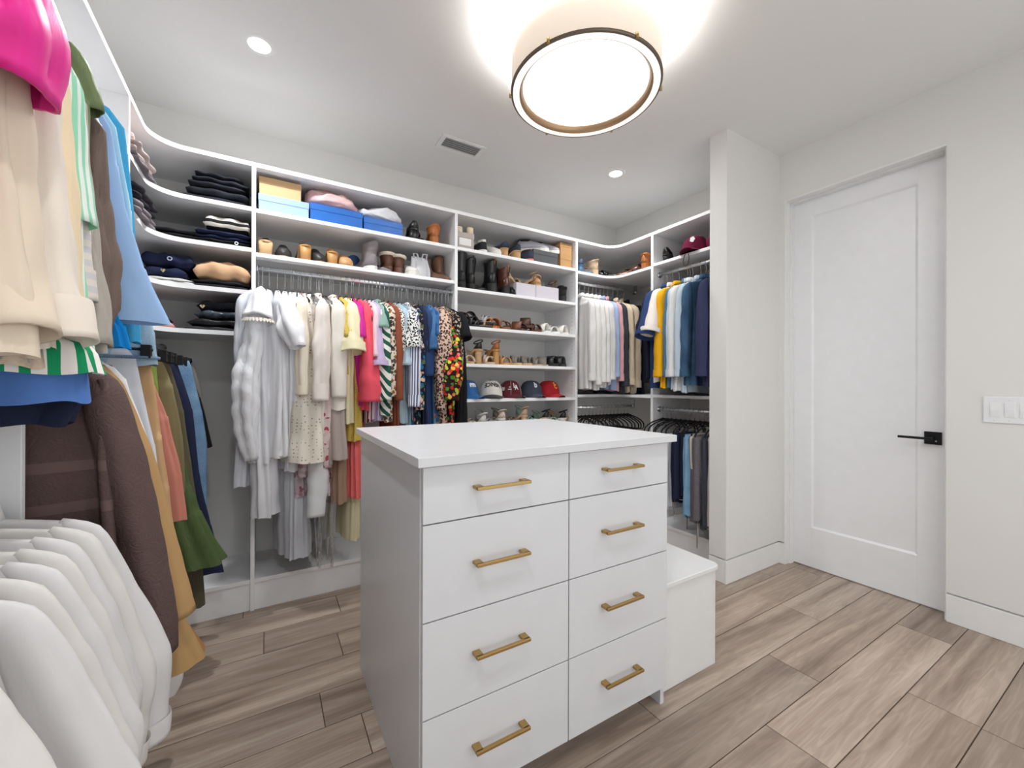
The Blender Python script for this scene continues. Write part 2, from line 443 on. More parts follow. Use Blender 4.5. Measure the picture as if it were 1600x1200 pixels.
# L-shaped corner boards with a rounded inner corner
def arc(cx, cy, r, a0, a1, n=10):
    return [(cx + r * math.cos(math.radians(a0 + (a1 - a0) * i / n)), cy + r * math.sin(math.radians(a0 + (a1 - a0) * i / n))) for i in range(n + 1)]
def corner_left(y_end):
    r = .13
    return [(XL, y_end), (FXL, y_end)] + arc(FXL + r, FY - r, r, 180, 90) + [(P1[0], FY), (P1[0], YB), (XL, YB)]
def corner_right(y_end):
    r = .13
    return [(P3[1], YB), (P3[1], FY)] + arc(FXR - r, FY - r, r, 90, 0) + [(FXR, y_end), (XR, y_end), (XR, YB)]
def L_board(parent, name, outline, z):
    l = parent.location
    return MB().prism([(x - l.x, y - l.y) for x, y in outline], z - TH - l.z, z - l.z).build(name, MEL, parent)
PLY = (2.198, 2.216)
uc = thing('left_corner_closet_unit', 'white corner shelving with rounded shelves of folded clothes at left', 'closet unit', (-0.5, FY, 0))
for z in (2.133, 1.917, 1.692, 1.472): L_board(uc, 'corner_shelf', corner_left(PLY[1]), z)
UB(uc, 'side_panel', XL, FXL, *PLY, 1.45, TOP - TH)
UB(uc, 'deck', XL, P1[0], FY + .004, YB, DECK - TH, DECK)
UB(uc, 'deck', XL, FXL - .004, 1.388, FY + .004, DECK - TH, DECK)
UB(uc, 'kick_board', FXL - .03, FXL - .012, 1.388, FY + .012, 0, DECK - TH)
UB(uc, 'kick_board', FXL - .012, P1[0], FY + .012, FY + .03, 0, DECK - TH)
tp = thing('top_board', 'long white top board running round the closet above all sections', 'shelf board', (1.0, FY, TOP - TH))
def ringtop():
    r = .13
    return ([(XL, -0.9), (FXL, -0.9)] + arc(FXL + r, FY - r, r, 180, 90) + arc(FXR - r, FY - r, r, 90, 0)
            + [(FXR, PY1 + .001), (XR, PY1 + .001), (XR, YB), (XL, YB)])
l = tp.location
tb = MB().prism([(x - l.x, y - l.y) for x, y in ringtop()], 0, TH).build('board', MEL, tp)
# left run
ul = thing('left_closet_unit', 'white left hand closet section with two hanging rails beside camera', 'closet unit', (-0.7, 1.4, 0))
UB(ul, 'side_panel', XL, FXL, 1.37, 1.388, 0, 1.13)
UB(ul, 'shelf', XL, FXL, 1.37, PLY[0], 2.133 - TH, 2.133)
UB(ul, 'shelf', XL, FXL, -.9, 1.37, 2.133 - TH, 2.133)
UB(ul, 'side_panel', XL, FXL, -.918, -.9, 0, TOP - TH)
UB(ul, 'shelf', XL, FXL, .3, 1.37, 1.13 - TH, 1.13)
UB(ul, 'side_panel', XL, FXL, .282, .3, 0, 1.13)
UB(ul, 'deck', XL, FXL - .004, -.9, 1.37, DECK - TH, DECK)
UB(ul, 'kick_board', FXL - .03, FXL - .012, -.9, 1.387, 0, DECK - TH)
rod_between(ul, (ROD_XL + .7, -.9 - 1.4, 2.065), (ROD_XL + .7, PLY[0] - 1.4, 2.065))
rod_between(uc, (ROD_XL + .5, 1.388 - FY, 1.40), (ROD_XL + .5, YB - FY, 1.40))
rod_between(ul, (ROD_XL - .045 + .7, .3 - 1.4, .945), (ROD_XL - .045 + .7, 1.37 - 1.4, .945))
# right corner and right run
ur = thing('right_corner_closet_unit', 'white corner section with two rails of shirts and empty hangers', 'closet unit', (2.6, FY, 0))
RPY = (2.148, 2.171)
for z in (2.117, 1.122): L_board(ur, 'corner_shelf', corner_right(RPY[1]), z)
rod_between(ur, (P3[1] - 2.6, ROD_Y - FY, 2.035), (2.85 - 2.6, ROD_Y - FY, 2.035))
rod_between(ur, (P3[1] - 2.6, ROD_Y - FY, 1.012), (2.82 - 2.6, ROD_Y - FY, 1.012))
for z in (2.035, 1.012):
    x1 = 2.85 if z > 2 else 2.82
    MB().cbox(x1 - 2.6, x1 - 2.6 + .012, ROD_Y - FY - .02, ROD_Y - FY + .02, z - .02, z + .062, .002).build('rail_bracket', CHROME, ur)
UB(ur, 'deck', P3[1], XR, FY + .004, YB, DECK - TH, DECK)
UB(ur, 'deck', FXR + .004, XR, RPY[1], FY + .004, DECK - TH, DECK)
UB(ur, 'kick_board', FXR + .012, FXR + .03, RPY[1], FY + .012, 0, DECK - TH)
UB(ur, 'kick_board', P3[1], FXR, FY + .012, FY + .03, 0, DECK - TH)
uq = thing('right_closet_unit', 'white section against the right wall with jackets above and trousers below', 'closet unit', (2.75, 1.86, 0))
UB(uq, 'side_panel', FXR, XR, *RPY, 0, TOP - TH)
for z in (2.128, 1.127): UB(uq, 'shelf', FXR, XR, PY1, RPY[0], z - TH, z)
UB(uq, 'deck', FXR + .004, XR, PY1, RPY[0], DECK - TH, DECK)
UB(uq, 'kick_board', FXR + .012, FXR + .03, PY1, RPY[0], 0, DECK - TH)
rod_between(uq, (ROD_XR - 2.75, PY1 - 1.86, 2.048), (ROD_XR - 2.75, RPY[0] - 1.86, 2.048))
rod_between(uq, (ROD_XR - 2.75, PY1 - 1.86, 1.015), (ROD_XR - 2.75, RPY[0] - 1.86, 1.015))

# ---------------------------------------------------------------- island
isl = thing('drawer_island', 'white closet island with eight drawers and brass bar handles', 'island', (0.82, 1.42, 0))
def IB(name, x0, x1, y0, y1, z0, z1, c=.0015, mat=None, par=None):
    return MB().cbox(x0 - .82, x1 - .82, y0 - 1.42, y1 - 1.42, z0, z1, c).build(name, mat or MELI, par or isl)
IB('side_panel', .343, .3495, 1.042, 1.82, 0, .990)
IB('side_panel', .3495, .362, 1.042, 1.82, 0, .990)
IB('side_panel', 1.272, 1.291, 1.040, 1.82, 0, .990)
IB('back_panel', .362, 1.272, 1.80, 1.82, 0, .990)
IB('carcass', .362, 1.272, 1.05, 1.80, .069, .985, mat=DARKGAP)
IB('toe_kick', .362, 1.272, 1.105, 1.12, 0, .069)
IB('countertop', .325, 1.312, 1.0, 1.84, .990, 1.0145, .0015)
zs = (.986, .835, .581, .329, .071)
for cx, (x0, x1) in ((.573, (.3465, .8215)), (1.046, (.8255, 1.2905))):
    for k in range(4):
        d = IB('drawer_front', x0, x1, 1.026, 1.0405, zs[k + 1] + .0018, zs[k] - .0018, .0012)
        zc = (.919, .712, .463, .207)[k]
        h = MB()
        hw = .086
        y1 = 1.026 - 1.42; cxx = cx - .82
        h.cbox(cxx - hw, cxx + hw, y1 - .034, y1 - .024, zc - .0045, zc + .0045, .0015)
        for s in (-1, 1):
            xs = cxx + s * (hw - .011)
            h.cbox(xs - .011, xs + .011, y1 - .030, y1 + .0005, zc - .0045, zc + .0045, .0015)
        h.build('bar_handle', BRASS, d)
bn = thing('storage_bench', 'low white storage bench with rounded lid at right end of island', 'bench', (1.48, 1.44, 0))
def BB_(name, x0, x1, y0, y1, z0, z1, c=.0015): return MB().cbox(x0 - 1.48, x1 - 1.48, y0 - 1.44, y1 - 1.44, z0, z1, c).build(name, BENCHM, bn)
BB_('front_panel', 1.293, 1.652, 1.076, 1.094, 0, .408)
BB_('end_panel', 1.652, 1.668, 1.076, 1.80, 0, .408)
BB_('back_panel', 1.293, 1.652, 1.782, 1.80, 0, .408)
r = .035
ol = [(1.293, 1.060)] + arc(1.684 - r, 1.060 + r, r, -90, 0, 8) + arc(1.684 - r, 1.815 - r, r, 0, 90, 8) + [(1.293, 1.815)]
ol = [(x - 1.48, y - 1.44) for x, y in ol]
lid = MB(); n = len(ol)
def inset(o, d): 
    cx = sum(p[0] for p in o) / n; cy = sum(p[1] for p in o) / n
    return [(x - d * (1 if x > cx else 0) * 1, y + d * (1 if y < cy else -1)) for x, y in o]
lid.loft([[(x, y, .410) for x, y in inset(ol, .002)], [(x, y, .412) for x, y in ol], [(x, y, .426) for x, y in ol], [(x, y, .4285) for x, y in inset(ol, .0025)]], True, True, smooth=False)
lid.build('lid', BENCHM, bn)
# ---------------------------------------------------------------- fabrics
def fabric(name, kind, *cols, s=1.0, rough=0.9, weave=500, bstr=0.25, alpha=None, trans=0.0, crinkle=0.0):
    if name in MATS: return MATS[name]
    t = NT(name); c = [s2l(x) for x in cols]
    v = t.coord()
    mot = t.noise(v, 9, 3)
    def shade(col):
        return t.mix(t.math('MULTIPLY', mot.outputs['Fac'], 0.16), col, (0.0, 0.0, 0.0)) if not isinstance(col, tuple) else t.mix(mot.outputs['Fac'], tuple(x * .93 for x in col), tuple(min(1, x * 1.05) for x in col))
    sep = t.n('ShaderNodeSeparateXYZ'); t.l(v, sep.inputs[0])
    X, Y, Z = sep.outputs
    bump = t.noise(v, weave, 2).outputs['Fac']
    if kind == 'plain': col = shade(c[0])
    elif kind == 'linen':
        n = t.noise(t.coord((60, 60, 700)), 1, 2); n2 = t.noise(t.coord((700, 700, 60)), 1, 2)
        m = t.math('ADD', n.outputs['Fac'], n2.outputs['Fac'])
        col = t.ramp(m, [(0.35, tuple(x * .82 for x in c[0])), (0.65, tuple(min(1, x * 1.08) for x in c[0]))]); bump = m
    elif kind == 'vstripe':
        q = t.math('FRACT', t.math('MULTIPLY', t.math('ADD', X, t.math('MULTIPLY', Y, 1.3)), s))
        col = t.ramp(q, [(0.0, c[0]), (0.52, c[1])], 'CONSTANT')
    elif kind == 'hstripe':
        q = t.math('FRACT', t.math('MULTIPLY', Z, s)); col = t.ramp(q, [(0.0, c[0]), (0.5, c[1])], 'CONSTANT')
    elif kind == 'check':
        a = t.math('GREATER_THAN', t.math('FRACT', t.math('MULTIPLY', t.math('ADD', X, Y), s)), .5)
        b = t.math('GREATER_THAN', t.math('FRACT', t.math('MULTIPLY', Z, s)), .5)
        col = t.mix(t.math('MULTIPLY', t.math('ADD', a, b), .5), c[0], c[1])
    elif kind == 'spots':     # dark blots on a light ground
        vo = t.n('ShaderNodeTexVoronoi', in_Scale=s); 
        wv = t.n('ShaderNodeVectorMath', operation='ADD'); t.l(v, wv.inputs[0])
        nn = t.noise(v, s * .8, 2); sc = t.n('ShaderNodeVectorMath', operation='SCALE', in_Scale=.6 / s); t.l(nn.outputs['Color'], sc.inputs[0]); t.l(sc.outputs[0], wv.inputs[1])
        t.l(wv.outputs[0], vo.inputs['Vector'])
        col = t.ramp(vo.outputs['Distance'], [(0.0, c[1]), (0.42, c[1]), (0.5, c[0])])
    elif kind == 'leopard':
        vo = t.n('ShaderNodeTexVoronoi', in_Scale=s); wv = t.n('ShaderNodeVectorMath', operation='ADD'); t.l(v, wv.inputs[0])
        nn = t.noise(v, s * .9, 2); sc = t.n('ShaderNodeVectorMath', operation='SCALE', in_Scale=.7 / s); t.l(nn.outputs['Color'], sc.inputs[0]); t.l(sc.outputs[0], wv.inputs[1]); t.l(wv.outputs[0], vo.inputs['Vector'])
        col = t.ramp(vo.outputs['Distance'], [(0.0, c[2]), (0.22, c[2]), (0.27, c[1]), (0.46, c[1]), (0.52, c[0])])
    elif kind == 'floral':    # several blossom colours scattered over a ground
        wv = t.n('ShaderNodeVectorMath', operation='ADD'); t.l(v, wv.inputs[0])
        nn = t.noise(v, s * 1.1, 3); sc = t.n('ShaderNodeVectorMath', operation='SCALE', in_Scale=.9 / s); t.l(nn.outputs['Color'], sc.inputs[0]); t.l(sc.outputs[0], wv.inputs[1])
        vo = t.n('ShaderNodeTexVoronoi', in_Scale=s); t.l(wv.outputs[0], vo.inputs['Vector'])
        se = t.n('ShaderNodeSeparateColor'); t.l(vo.outputs['Color'], se.inputs[0])
        k = len(c) - 1
        pal = t.ramp(se.outputs[0], [(i / k, c[i + 1]) for i in range(k)], 'CONSTANT')
        m = t.ramp(vo.outputs['Distance'], [(0.0, (1, 1, 1)), (0.48, (1, 1, 1)), (0.54, (0, 0, 0))])
        col = t.mix(m, c[0], pal)
    elif kind == 'swirl':
        w_ = t.n('ShaderNodeTexWave', in_Scale=s, in_Distortion=7.0, in_Detail=0.0); w_.inputs['Detail Scale'].default_value = .6
        w_.bands_direction = 'DIAGONAL'; t.l(v, w_.inputs['Vector'])
        col = t.ramp(w_.outputs['Fac'], [(0.0, c[0]), (0.5, c[0]), (0.54, c[1])])
    elif kind == 'tiedye':
        n = t.noise(v, s, 4, .6, 1.5); k = len(c) - 1
        col = t.ramp(n.outputs['Fac'], [(.35 + .3 * i / k, c[i]) for i in range(k + 1)])
    elif kind == 'denim':
        n = t.noise(t.coord((900, 900, 200)), 1, 2); n2 = t.noise(v, 7 * s, 3)
        m = t.math('ADD', t.math('MULTIPLY', n.outputs['Fac'], .5), t.math('MULTIPLY', n2.outputs['Fac'], .6))
        col = t.ramp(m, [(.38, c[0]), (.72, c[1])]); bump = n.outputs['Fac']
    elif kind == 'eyelet':
        vo = t.n('ShaderNodeTexVoronoi', in_Scale=s, in_Randomness=.35); t.l(v, vo.inputs['Vector'])
        col = t.ramp(vo.outputs['Distance'], [(0.0, c[1]), (0.16, c[1]), (0.26, c[0])]); bump = vo.outputs['Distance']
    elif kind == 'brocade':   # pile fabric with raised scroll relief and flat bands
        wv = t.n('ShaderNodeVectorMath', operation='ADD'); t.l(v, wv.inputs[0])
        nn = t.noise(v, 7, 2, .5, 1.0); sc = t.n('ShaderNodeVectorMath', operation='SCALE', in_Scale=.22); t.l(nn.outputs['Color'], sc.inputs[0]); t.l(sc.outputs[0], wv.inputs[1])
        vo = t.n('ShaderNodeTexVoronoi', in_Scale=16, feature='DISTANCE_TO_EDGE'); t.l(wv.outputs[0], vo.inputs['Vector'])
        scroll = t.math('SINE', t.math('MULTIPLY', vo.outputs['Distance'], 42.0))
        pile = t.noise(v, 420, 3, .7)
        b1 = t.math('LESS_THAN', t.math('ABSOLUTE', t.math('ADD', Z, .406)), .013 * s)
        b2 = t.math('LESS_THAN', t.math('ABSOLUTE', t.math('ADD', Z, .506)), .013 * s)
        band = t.math('MAXIMUM', b1, b2)
        h = t.math('ADD', t.math('MULTIPLY', scroll, .5), pile.outputs['Fac'])
        bump = t.mix(band, h, (0.2, 0.2, 0.2))
        col = t.mix(pile.outputs['Fac'], c[0], c[1]); col = t.mix(band, col, c[1])
    else: col = shade(c[0])
    if crinkle:
        cr = t.noise(t.coord((1, 1, .22)), 70, 3, .6, .8)
        bump = t.math('ADD', t.math('MULTIPLY', bump, .15), t.math('MULTIPLY', cr.outputs['Fac'], 1.0)); bdist = crinkle
    elif kind not in ('brocade', 'eyelet'):
        cr = t.noise(t.coord((1, 1, .3)), 34, 3, .55, .9)
        bump = t.math('ADD', t.math('MULTIPLY', bump, .12), cr.outputs['Fac']); bdist = .0035
    else: bdist = 0.0012 if kind != 'brocade' else .012
    b = t.bsdf(col, rough, bump=bump, bstr=bstr if not crinkle else .6, bdist=bdist)
    b.inputs['Specular IOR Level'].default_value = 0.2
    if trans:
        tr = t.n('ShaderNodeBsdfTranslucent'); 
        if isinstance(col, tuple): tr.inputs[0].default_value = (*col, 1)
        else: t.l(col, tr.inputs[0])
        mx = t.n('ShaderNodeMixShader', in_0=trans); t.l(b.outputs[0], mx.inputs[1]); t.l(tr.outputs[0], mx.inputs[2]); t.l(mx.outputs[0], t.out.inputs[0])
    MATS[name] = t.m; return t.m

# ---------------------------------------------------------------- hangers
def hook_pts(drop, ty=0.0):
    R = .0165
    pts = [(R * math.cos(a), 0, R * math.sin(a) + .0005) for a in (math.radians(200 - 20 * k) for k in range(0, 12))]
    pts = [( -x, y, z) for x, y, z in pts]
    pts = pts[::-1] if False else pts
    pts += [(.010, 0, -.016), (.002, 0, -.030), (0, 0, -.045), (0, 0, -drop)]
    return pts
def hanger_meshes(drop=.115, arm=.205, fall=.062, kind='velvet'):
    hk = MB().tube(hook_pts(drop), .0017, 6).mesh('hook')
    a = MB()
    if kind in ('velvet', 'bar'):
        k = arm / .17; f = fall / .048
        up = [(-arm, 0, -drop - .066 * f), (-.165 * k, 0, -drop - .060 * f), (-.124 * k, 0, -drop - .043 * f), (-.075 * k, 0, -drop - .025 * f), (-.04 * k, 0, -drop - .012 * f), (-.015 * k, 0, -drop - .003 * f)]
        if kind == 'bar':
            up = [(-arm, 0, -drop - fall - .014)] + [(-arm * math.cos(q * math.pi / 2), 0, -drop - fall * (1 - math.sin(q * math.pi / 2)) ** .85) for q in (.06, .2, .4, .6, .8)]
        path = up + [(0, 0, -drop + .004)] + [(-x, y, z) for x, y, z in up[::-1]]
        a.tube(path, [.005] + [.0052] * 5 + [.009] + [.0052] * 5 + [.005], 8)
        tip = -drop - fall - .014 if kind == 'bar' else -drop - .066 * f
        lo = [(-arm, 0, tip), (-arm * .93, 0, -drop - fall - .032), (-arm * .5, 0, -drop - fall - .036), (0, 0, -drop - fall - .037), (arm * .5, 0, -drop - fall - .036), (arm * .93, 0, -drop - fall - .032), (arm, 0, tip)]
        a.tube(lo, .0042, 7)
        for s in (-1, 1):
            a.tube([(s * arm * .52, 0, -drop - fall * .5), (s * arm * .5, 0, -drop - fall * .5 + .010), (s * arm * .47, 0, -drop - fall * .45)], .003, 6)
    else:  # clip hanger
        a.tube([(-arm * .9, 0, -drop - .004), (0, 0, -drop + .002), (arm * .9, 0, -drop - .004)], .005, 8)
        for s in (-1, 1):
            x = s * arm * .82
            a.cbox(x - .013, x + .013, -.013, -.002, -drop - .032, -drop + .012, .002)
            a.cbox(x - .013, x + .013, .002, .013, -drop - .032, -drop + .012, .002)
            a.tube([(x - .014, 0, -drop - .006), (x + .014, 0, -drop - .006)], .006, 8)
    return hk, a.mesh('hanger_arms')
HM = {'velvet': hanger_meshes(.115, .17, .048), 'slim': hanger_meshes(.112, .095, .03), 'short': hanger_meshes(.062, .14, .035), 'bar': hanger_meshes(.075, .20, .075, 'bar'), 'clip': hanger_meshes(.085, .2, .0, 'clip')}
def hanger(pos, rz, label, kind='velvet', group=None, arms=None):
    t = thing('clothes_hanger', label, 'hanger', pos, rz, group)
    hk, ar = HM[kind]
    mobj('hook', hk, CHROME, t); mobj('shoulder_bar' if kind != 'clip' else 'clip_bar', ar, arms or VELVET, t)
    return t

# ---------------------------------------------------------------- garments
def ridge(x):
    """rounded crests with tight valleys, like gathered cloth; mean about zero"""
    return 2.0 * np.abs(np.sin(x * .5)) - 1.27
def smooth01(x): x = np.clip(x, 0, 1); return x * x * (3 - 2 * x)
def cloth_mb(prof, th, seed=0, nf=9, amp=.012, nseg=68, sway=.01, dz=.022, hemw=.004, gath=0.0, xoff=None, top_open=False, twist=0.0, pin=.06):
    """closed sheet of cloth: half width per height (prof), thickness per height (th), folds that deepen downwards"""
    rg = np.random.RandomState(seed + 11)
    pz = np.array([p[0] for p in prof]); pw = np.array([p[1] for p in prof])
    tz = np.array([p[0] for p in th]); tw = np.array([p[1] for p in th])
    z0, z1 = pz[0], pz[-1]
    zs = [z0]
    L = z0 - z1
    n = max(10, int(L / dz))
    zs = np.unique(np.concatenate([np.linspace(z1, z0, n + 1), pz[:6]]))[::-1]
    hw = np.interp(-zs, -pz, pw); t = np.interp(-zs, -tz, tw)
    if len(zs) > 8:
        k = np.array([.25, .5, .25])
        for _ in range(2): hw[5:-1] = np.convolve(hw, k, 'same')[5:-1]
    ph = np.linspace(0, 2 * np.pi, nseg, endpoint=False)
    c, s_ = np.cos(ph), np.sin(ph)
    ex = np.sign(c) * np.abs(c) ** .62; ey = np.sign(s_) * np.abs(s_) ** .75
    p1, p2, p3, p4, p5 = rg.uniform(0, 6.28, 5); w1, w2 = rg.uniform(-2.2, 2.2, 2)
    nf2 = nf * 1.618
    rings = []
    for i, z in enumerate(zs):
        q = (z0 - z) / max(L, 1e-6)
        a = amp * smooth01((z0 - z - pin) / max(.25, .55 * L))
        wob = .5 * np.sin(4.0 * (z0 - z) + p5) + w1 * (z0 - z)
        d = a * (ridge(nf * ph + p1 + wob) * 1.15 + .45 * ridge(round(nf2) * ph + p2 + w2 * (z0 - z) * 1.5) + .2 * np.sin(31 * (z0 - z) + 2 * ph + p3))
        d2 = a * .7 * np.sin(2.4 * c * 2 + p3 + 2.0 * (z0 - z))
        g = gath * np.sin(26 * ph + p4) * np.exp(-((z0 - z) % .3) * 12) if gath else 0
        x = hw[i] * ex * (1 + .015 * np.sin(9 * (z0 - z) + p5)) + d * c * .55
        y = .5 * t[i] * ey + d * s_ * .9 + d2 + sway * np.sin(3.1 * (z0 - z) + p4) * q + g * np.sign(s_)
        if xoff is not None: x = x + np.interp(-z, -np.array([p[0] for p in xoff]), [p[1] for p in xoff])
        if twist:
            an = twist * q; x, y = x * np.cos(an) - y * np.sin(an), x * np.sin(an) + y * np.cos(an)
        zz = np.full(nseg, z) + (hemw * np.sin(5 * ph + p2) * smooth01((q - .8) / .2))
        rings.append(np.stack([x, y, zz], 1))
    m = MB(); m.loft(rings, cap0=not top_open, cap1=False)
    return m
def band_mb(prof_z, hw, t, h, seed=0, grow=.003, nseg=44):
    """a hem, cuff or waist band lying just proud of the cloth"""
    ph = np.linspace(0, 2 * np.pi, nseg, endpoint=False); c, s_ = np.cos(ph), np.sin(ph)
    ex = np.sign(c) * np.abs(c) ** .62; ey = np.sign(s_) * np.abs(s_) ** .75
    rings = [np.stack([(hw + g) * ex, (.5 * t + g) * ey, np.full(nseg, z)], 1) for z, g in ((prof_z + h, 0), (prof_z + h - .001, grow), (prof_z, grow), (prof_z, 0))]
    return MB().loft(rings)
def sleeve_mb(path, rad, seed=0, wr=.1, n=26, flatx=1.0, cuff=None, cap=True, nf=3):
    """path [(x,y,z)], rad [(rx,ry)] -> wrinkled tube open at the cuff"""
    rg = np.random.RandomState(seed + 5); P = np.array(path, float); R = np.array(rad, float)
    d = np.r_[0, np.cumsum(np.linalg.norm(np.diff(P, axis=0), axis=1))]; L = d[-1]
    m = max(6, int(L / .018)); tt = np.linspace(0, L, m + 1)
    Q = np.stack([np.interp(tt, d, P[:, k]) for k in range(3)], 1); RR = np.stack([np.interp(tt, d, R[:, k]) for k in range(2)], 1)
    for _ in range(2): Q[1:-1] = .25 * Q[:-2] + .5 * Q[1:-1] + .25 * Q[2:]
    ph = np.linspace(0, 2 * np.pi, n, endpoint=False)
    a1, a2, a3, a4 = rg.uniform(0, 6.28, 4); k1, k2 = rg.uniform(40, 75), rg.uniform(18, 30); nf = rg.randint(3, 6)
    rings = []
    T = np.gradient(Q, axis=0); T /= np.linalg.norm(T, axis=1)[:, None] + 1e-9
    for i in range(m + 1):
        q = tt[i] / L; env = min(1, q * 5) * (1 if q < .93 else .5)
        w = 1 + wr * env * (ridge(k1 * tt[i] + 3 * np.sin(ph + a1) + a2) * .4 + .35 * np.sin(k2 * tt[i] + ph + a3) + 1.3 * ridge(nf * ph + a4 + 2.2 * q + .5 * np.sin(9 * tt[i])) * min(1, .35 + q * 1.4))
        x = RR[i, 0] * np.cos(ph) * w; y = RR[i, 1] * np.sin(ph) * w
        tx = Vector(T[i]); ux = (Vector((1, 0, 0)) - tx * tx.x).normalized(); uy = tx.cross(ux)
        rings.append([list(Vector(Q[i]) + ux * x[j] + uy * y[j]) for j in range(n)])
    # turned edge: fold the last ring inwards so the cuff has thickness
    last = np.array(rings[-1]); cen = last.mean(0)
    rings.append((last + (cen - last) * .12).tolist()); prev = np.array(rings[-4]); rings.append((prev + (cen - last) * .18).tolist())
    return MB().loft(rings, cap0=cap)
def collar_mb(z, hw, t, h=.022, spread=.012, n=28, lean=.0):
    ph = np.linspace(0, 2 * np.pi, n, endpoint=False); c, s_ = np.cos(ph), np.sin(ph)
    rings = []
    for zz, g in ((z - .012, 0.004), (z + h * .55, 0.0), (z + h, .004), (z + h * .95, .010), (z + h * .3, spread), (z - .004, spread + .004), (z - .004, spread)):
        dip = np.where(np.abs(c) > 0, 0, 0)
        rings.append(np.stack([(hw + g) * c, (t * .5 + g) * s_, zz - .016 * np.maximum(0, -s_) ** 2 + dip], 1))
    return MB().loft(rings)
def std_prof(L, sw=.2, hem=.21, mid=None, top=-.118, neck=.05):
    p = [(top, neck), (top - .010, neck + .025), (top - .030, sw * .62), (top - .050, sw * .9), (top - .068, sw), (top - .11, sw + .004)]
    if mid: p += [(z, w_) for z, w_ in mid]
    elif L > .4: p += [(top - .22, sw * .97)]
    return p + [(-L, hem)]
def std_th(L, a=.03, b=.05, c=.06, top=-.118):
    return [(top, a * .8), (top - .07, b), (-L * .5, (b + c) / 2), (-L, c)]
SEED = [100]
def nseed(): SEED[0] += 7; return SEED[0]
def garment(kind, label, cat, pos, rz, mat, prof, th, seed=None, sleeves=(), collar=None, extra=None, body='body', group=None, hang='velvet', hlabel=None, hpos=None, **kw):
    """one hanging garment: Empty on the rail, children body, sleeve, collar; its hanger is a thing of its own"""
    seed = nseed() if seed is None else seed
    t = thing(kind, label, cat, pos, rz, group)
    cloth_mb(prof, th, seed, **kw).build(body, mat, t)
    for i, sl in enumerate(sleeves):
        so = sleeve_mb(sl['path'], sl['rad'], seed + i, sl.get('wr', .1)).build('sleeve', sl.get('mat', mat), t)
        if sl.get('cuff'):
            P = sl['path']; R = sl['rad'][-1]; e = Vector(P[-1]); d_ = (Vector(P[-1]) - Vector(P[-2])).normalized(); h = sl['cuff']
            sleeve_mb([tuple(e - d_ * h * .7), tuple(e + d_ * h * .3)], [(R[0] * 1.1 + .002, R[1] * 1.1 + .002)] * 2, seed, .02, cap=False).build('cuff', sl.get('cmat', sl.get('mat', mat)), so)
    if collar:
        z, hw, tt = collar[:3]
        collar_mb(z, hw, tt, *(collar[3:])).build('collar', mat, t)
    if hang:
        hanger(pos if hpos is None else hpos, rz, hlabel or ('black hanger of the ' + ' '.join(label.split()[:12])), hang)
    return t
def both(path, rad, **k):
    """mirror a front sleeve to the back shoulder"""
    return [dict(path=path, rad=rad, **k), dict(path=[(-x, -y, z) for x, y, z in path], rad=rad, **k)]
def long_sleeve(sw, L, out=.02, ry=.03, rx=.05, y=0.0, top=-.118, **k):
    return both([(sw - .035, 0, top - .055), (sw + .005, y * .3, top - .10), (sw + out * .6, y * .7, top - .3), (sw + out, y, top - .10 - L)], [(rx * .35, ry * .35), (rx * .8, ry * .8), (rx * .85, ry * 1.05), (rx * .62, ry * .85)], **k)
def short_sleeve(sw, L=.2, out=.05, ry=.035, rx=.06, y=0.0, top=-.118, **k):
    return both([(sw - .05, 0, top - .05), (sw, y * .4, top - .09), (sw + out, y, top - .06 - L)], [(rx * .32, ry * .3), (rx * .72, ry * .75), (rx * 1.1, ry * 1.2)], **k)
# ---------------------------------------------------------------- fabrics used on the rails
def F_(n, *a, **k): return fabric(n, *a, **k)
W1 = F_('white_gauze', 'linen', (236, 237, 241), crinkle=.007, trans=.15)
W2 = F_('white_cotton', 'plain', (240, 240, 243), trans=.12)
W3 = F_('soft_white', 'linen', (230, 231, 235), trans=.12)
PGREY = F_('pale_grey_cotton', 'plain', (208, 211, 218))
LACE = F_('ivory_eyelet', 'eyelet', (232, 224, 210), (150, 138, 124), s=58, trans=.1)
IVORY = F_('ivory_cloth', 'plain', (233, 228, 218))
BLUSH = F_('blush_white', 'linen', (230, 221, 214), trans=.1)
CREAM = F_('cream_crinkle', 'linen', (237, 228, 208), crinkle=.004, trans=.1)
GREIGE = F_('greige_linen', 'linen', (176, 162, 156))
PYEL = F_('pale_yellow', 'plain', (235, 227, 190))
MUSL = F_('mustard_lace', 'eyelet', (212, 184, 92), (160, 130, 60), s=70)
MAG = F_('magenta_silk', 'plain', (205, 40, 150), rough=.5)
CORAL = F_('coral_linen', 'linen', (224, 84, 100))
CORAL2 = F_('salmon_gauze', 'linen', (236, 120, 118), crinkle=.006)
ROSEST = F_('rose_black_stripe', 'vstripe', (236, 190, 196), (60, 40, 48), s=28)
PALEPINK = F_('pale_pink', 'plain', (232, 205, 212))
LILAC = F_('lilac_cotton', 'plain', (196, 176, 210))
SAGE = F_('sage_teal', 'plain', (140, 172, 160))
SWIRL = F_('green_swirl', 'swirl', (44, 88, 72), (232, 232, 224), s=10)
ANIM = F_('brown_animal', 'floral', (222, 208, 188), (70, 56, 52), (140, 92, 52), (96, 80, 80), (52, 46, 48), s=46)
RUST = F_('rust_brown', 'plain', (140, 78, 56))
BWAN = F_('black_white_animal', 'spots', (228, 228, 224), (30, 30, 32), s=88)
PBLUE = F_('pale_blue', 'plain', (178, 200, 214))
GBLUE = F_('grey_blue', 'plain', (140, 164, 182))
BSTR = F_('navy_white_stripe', 'vstripe', (226, 228, 236), (84, 92, 128), s=46)
NAVFL = F_('navy_floral', 'floral', (28, 32, 44), (222, 190, 170), (40, 110, 150), (200, 150, 130), (30, 40, 60), (90, 110, 70), s=38)
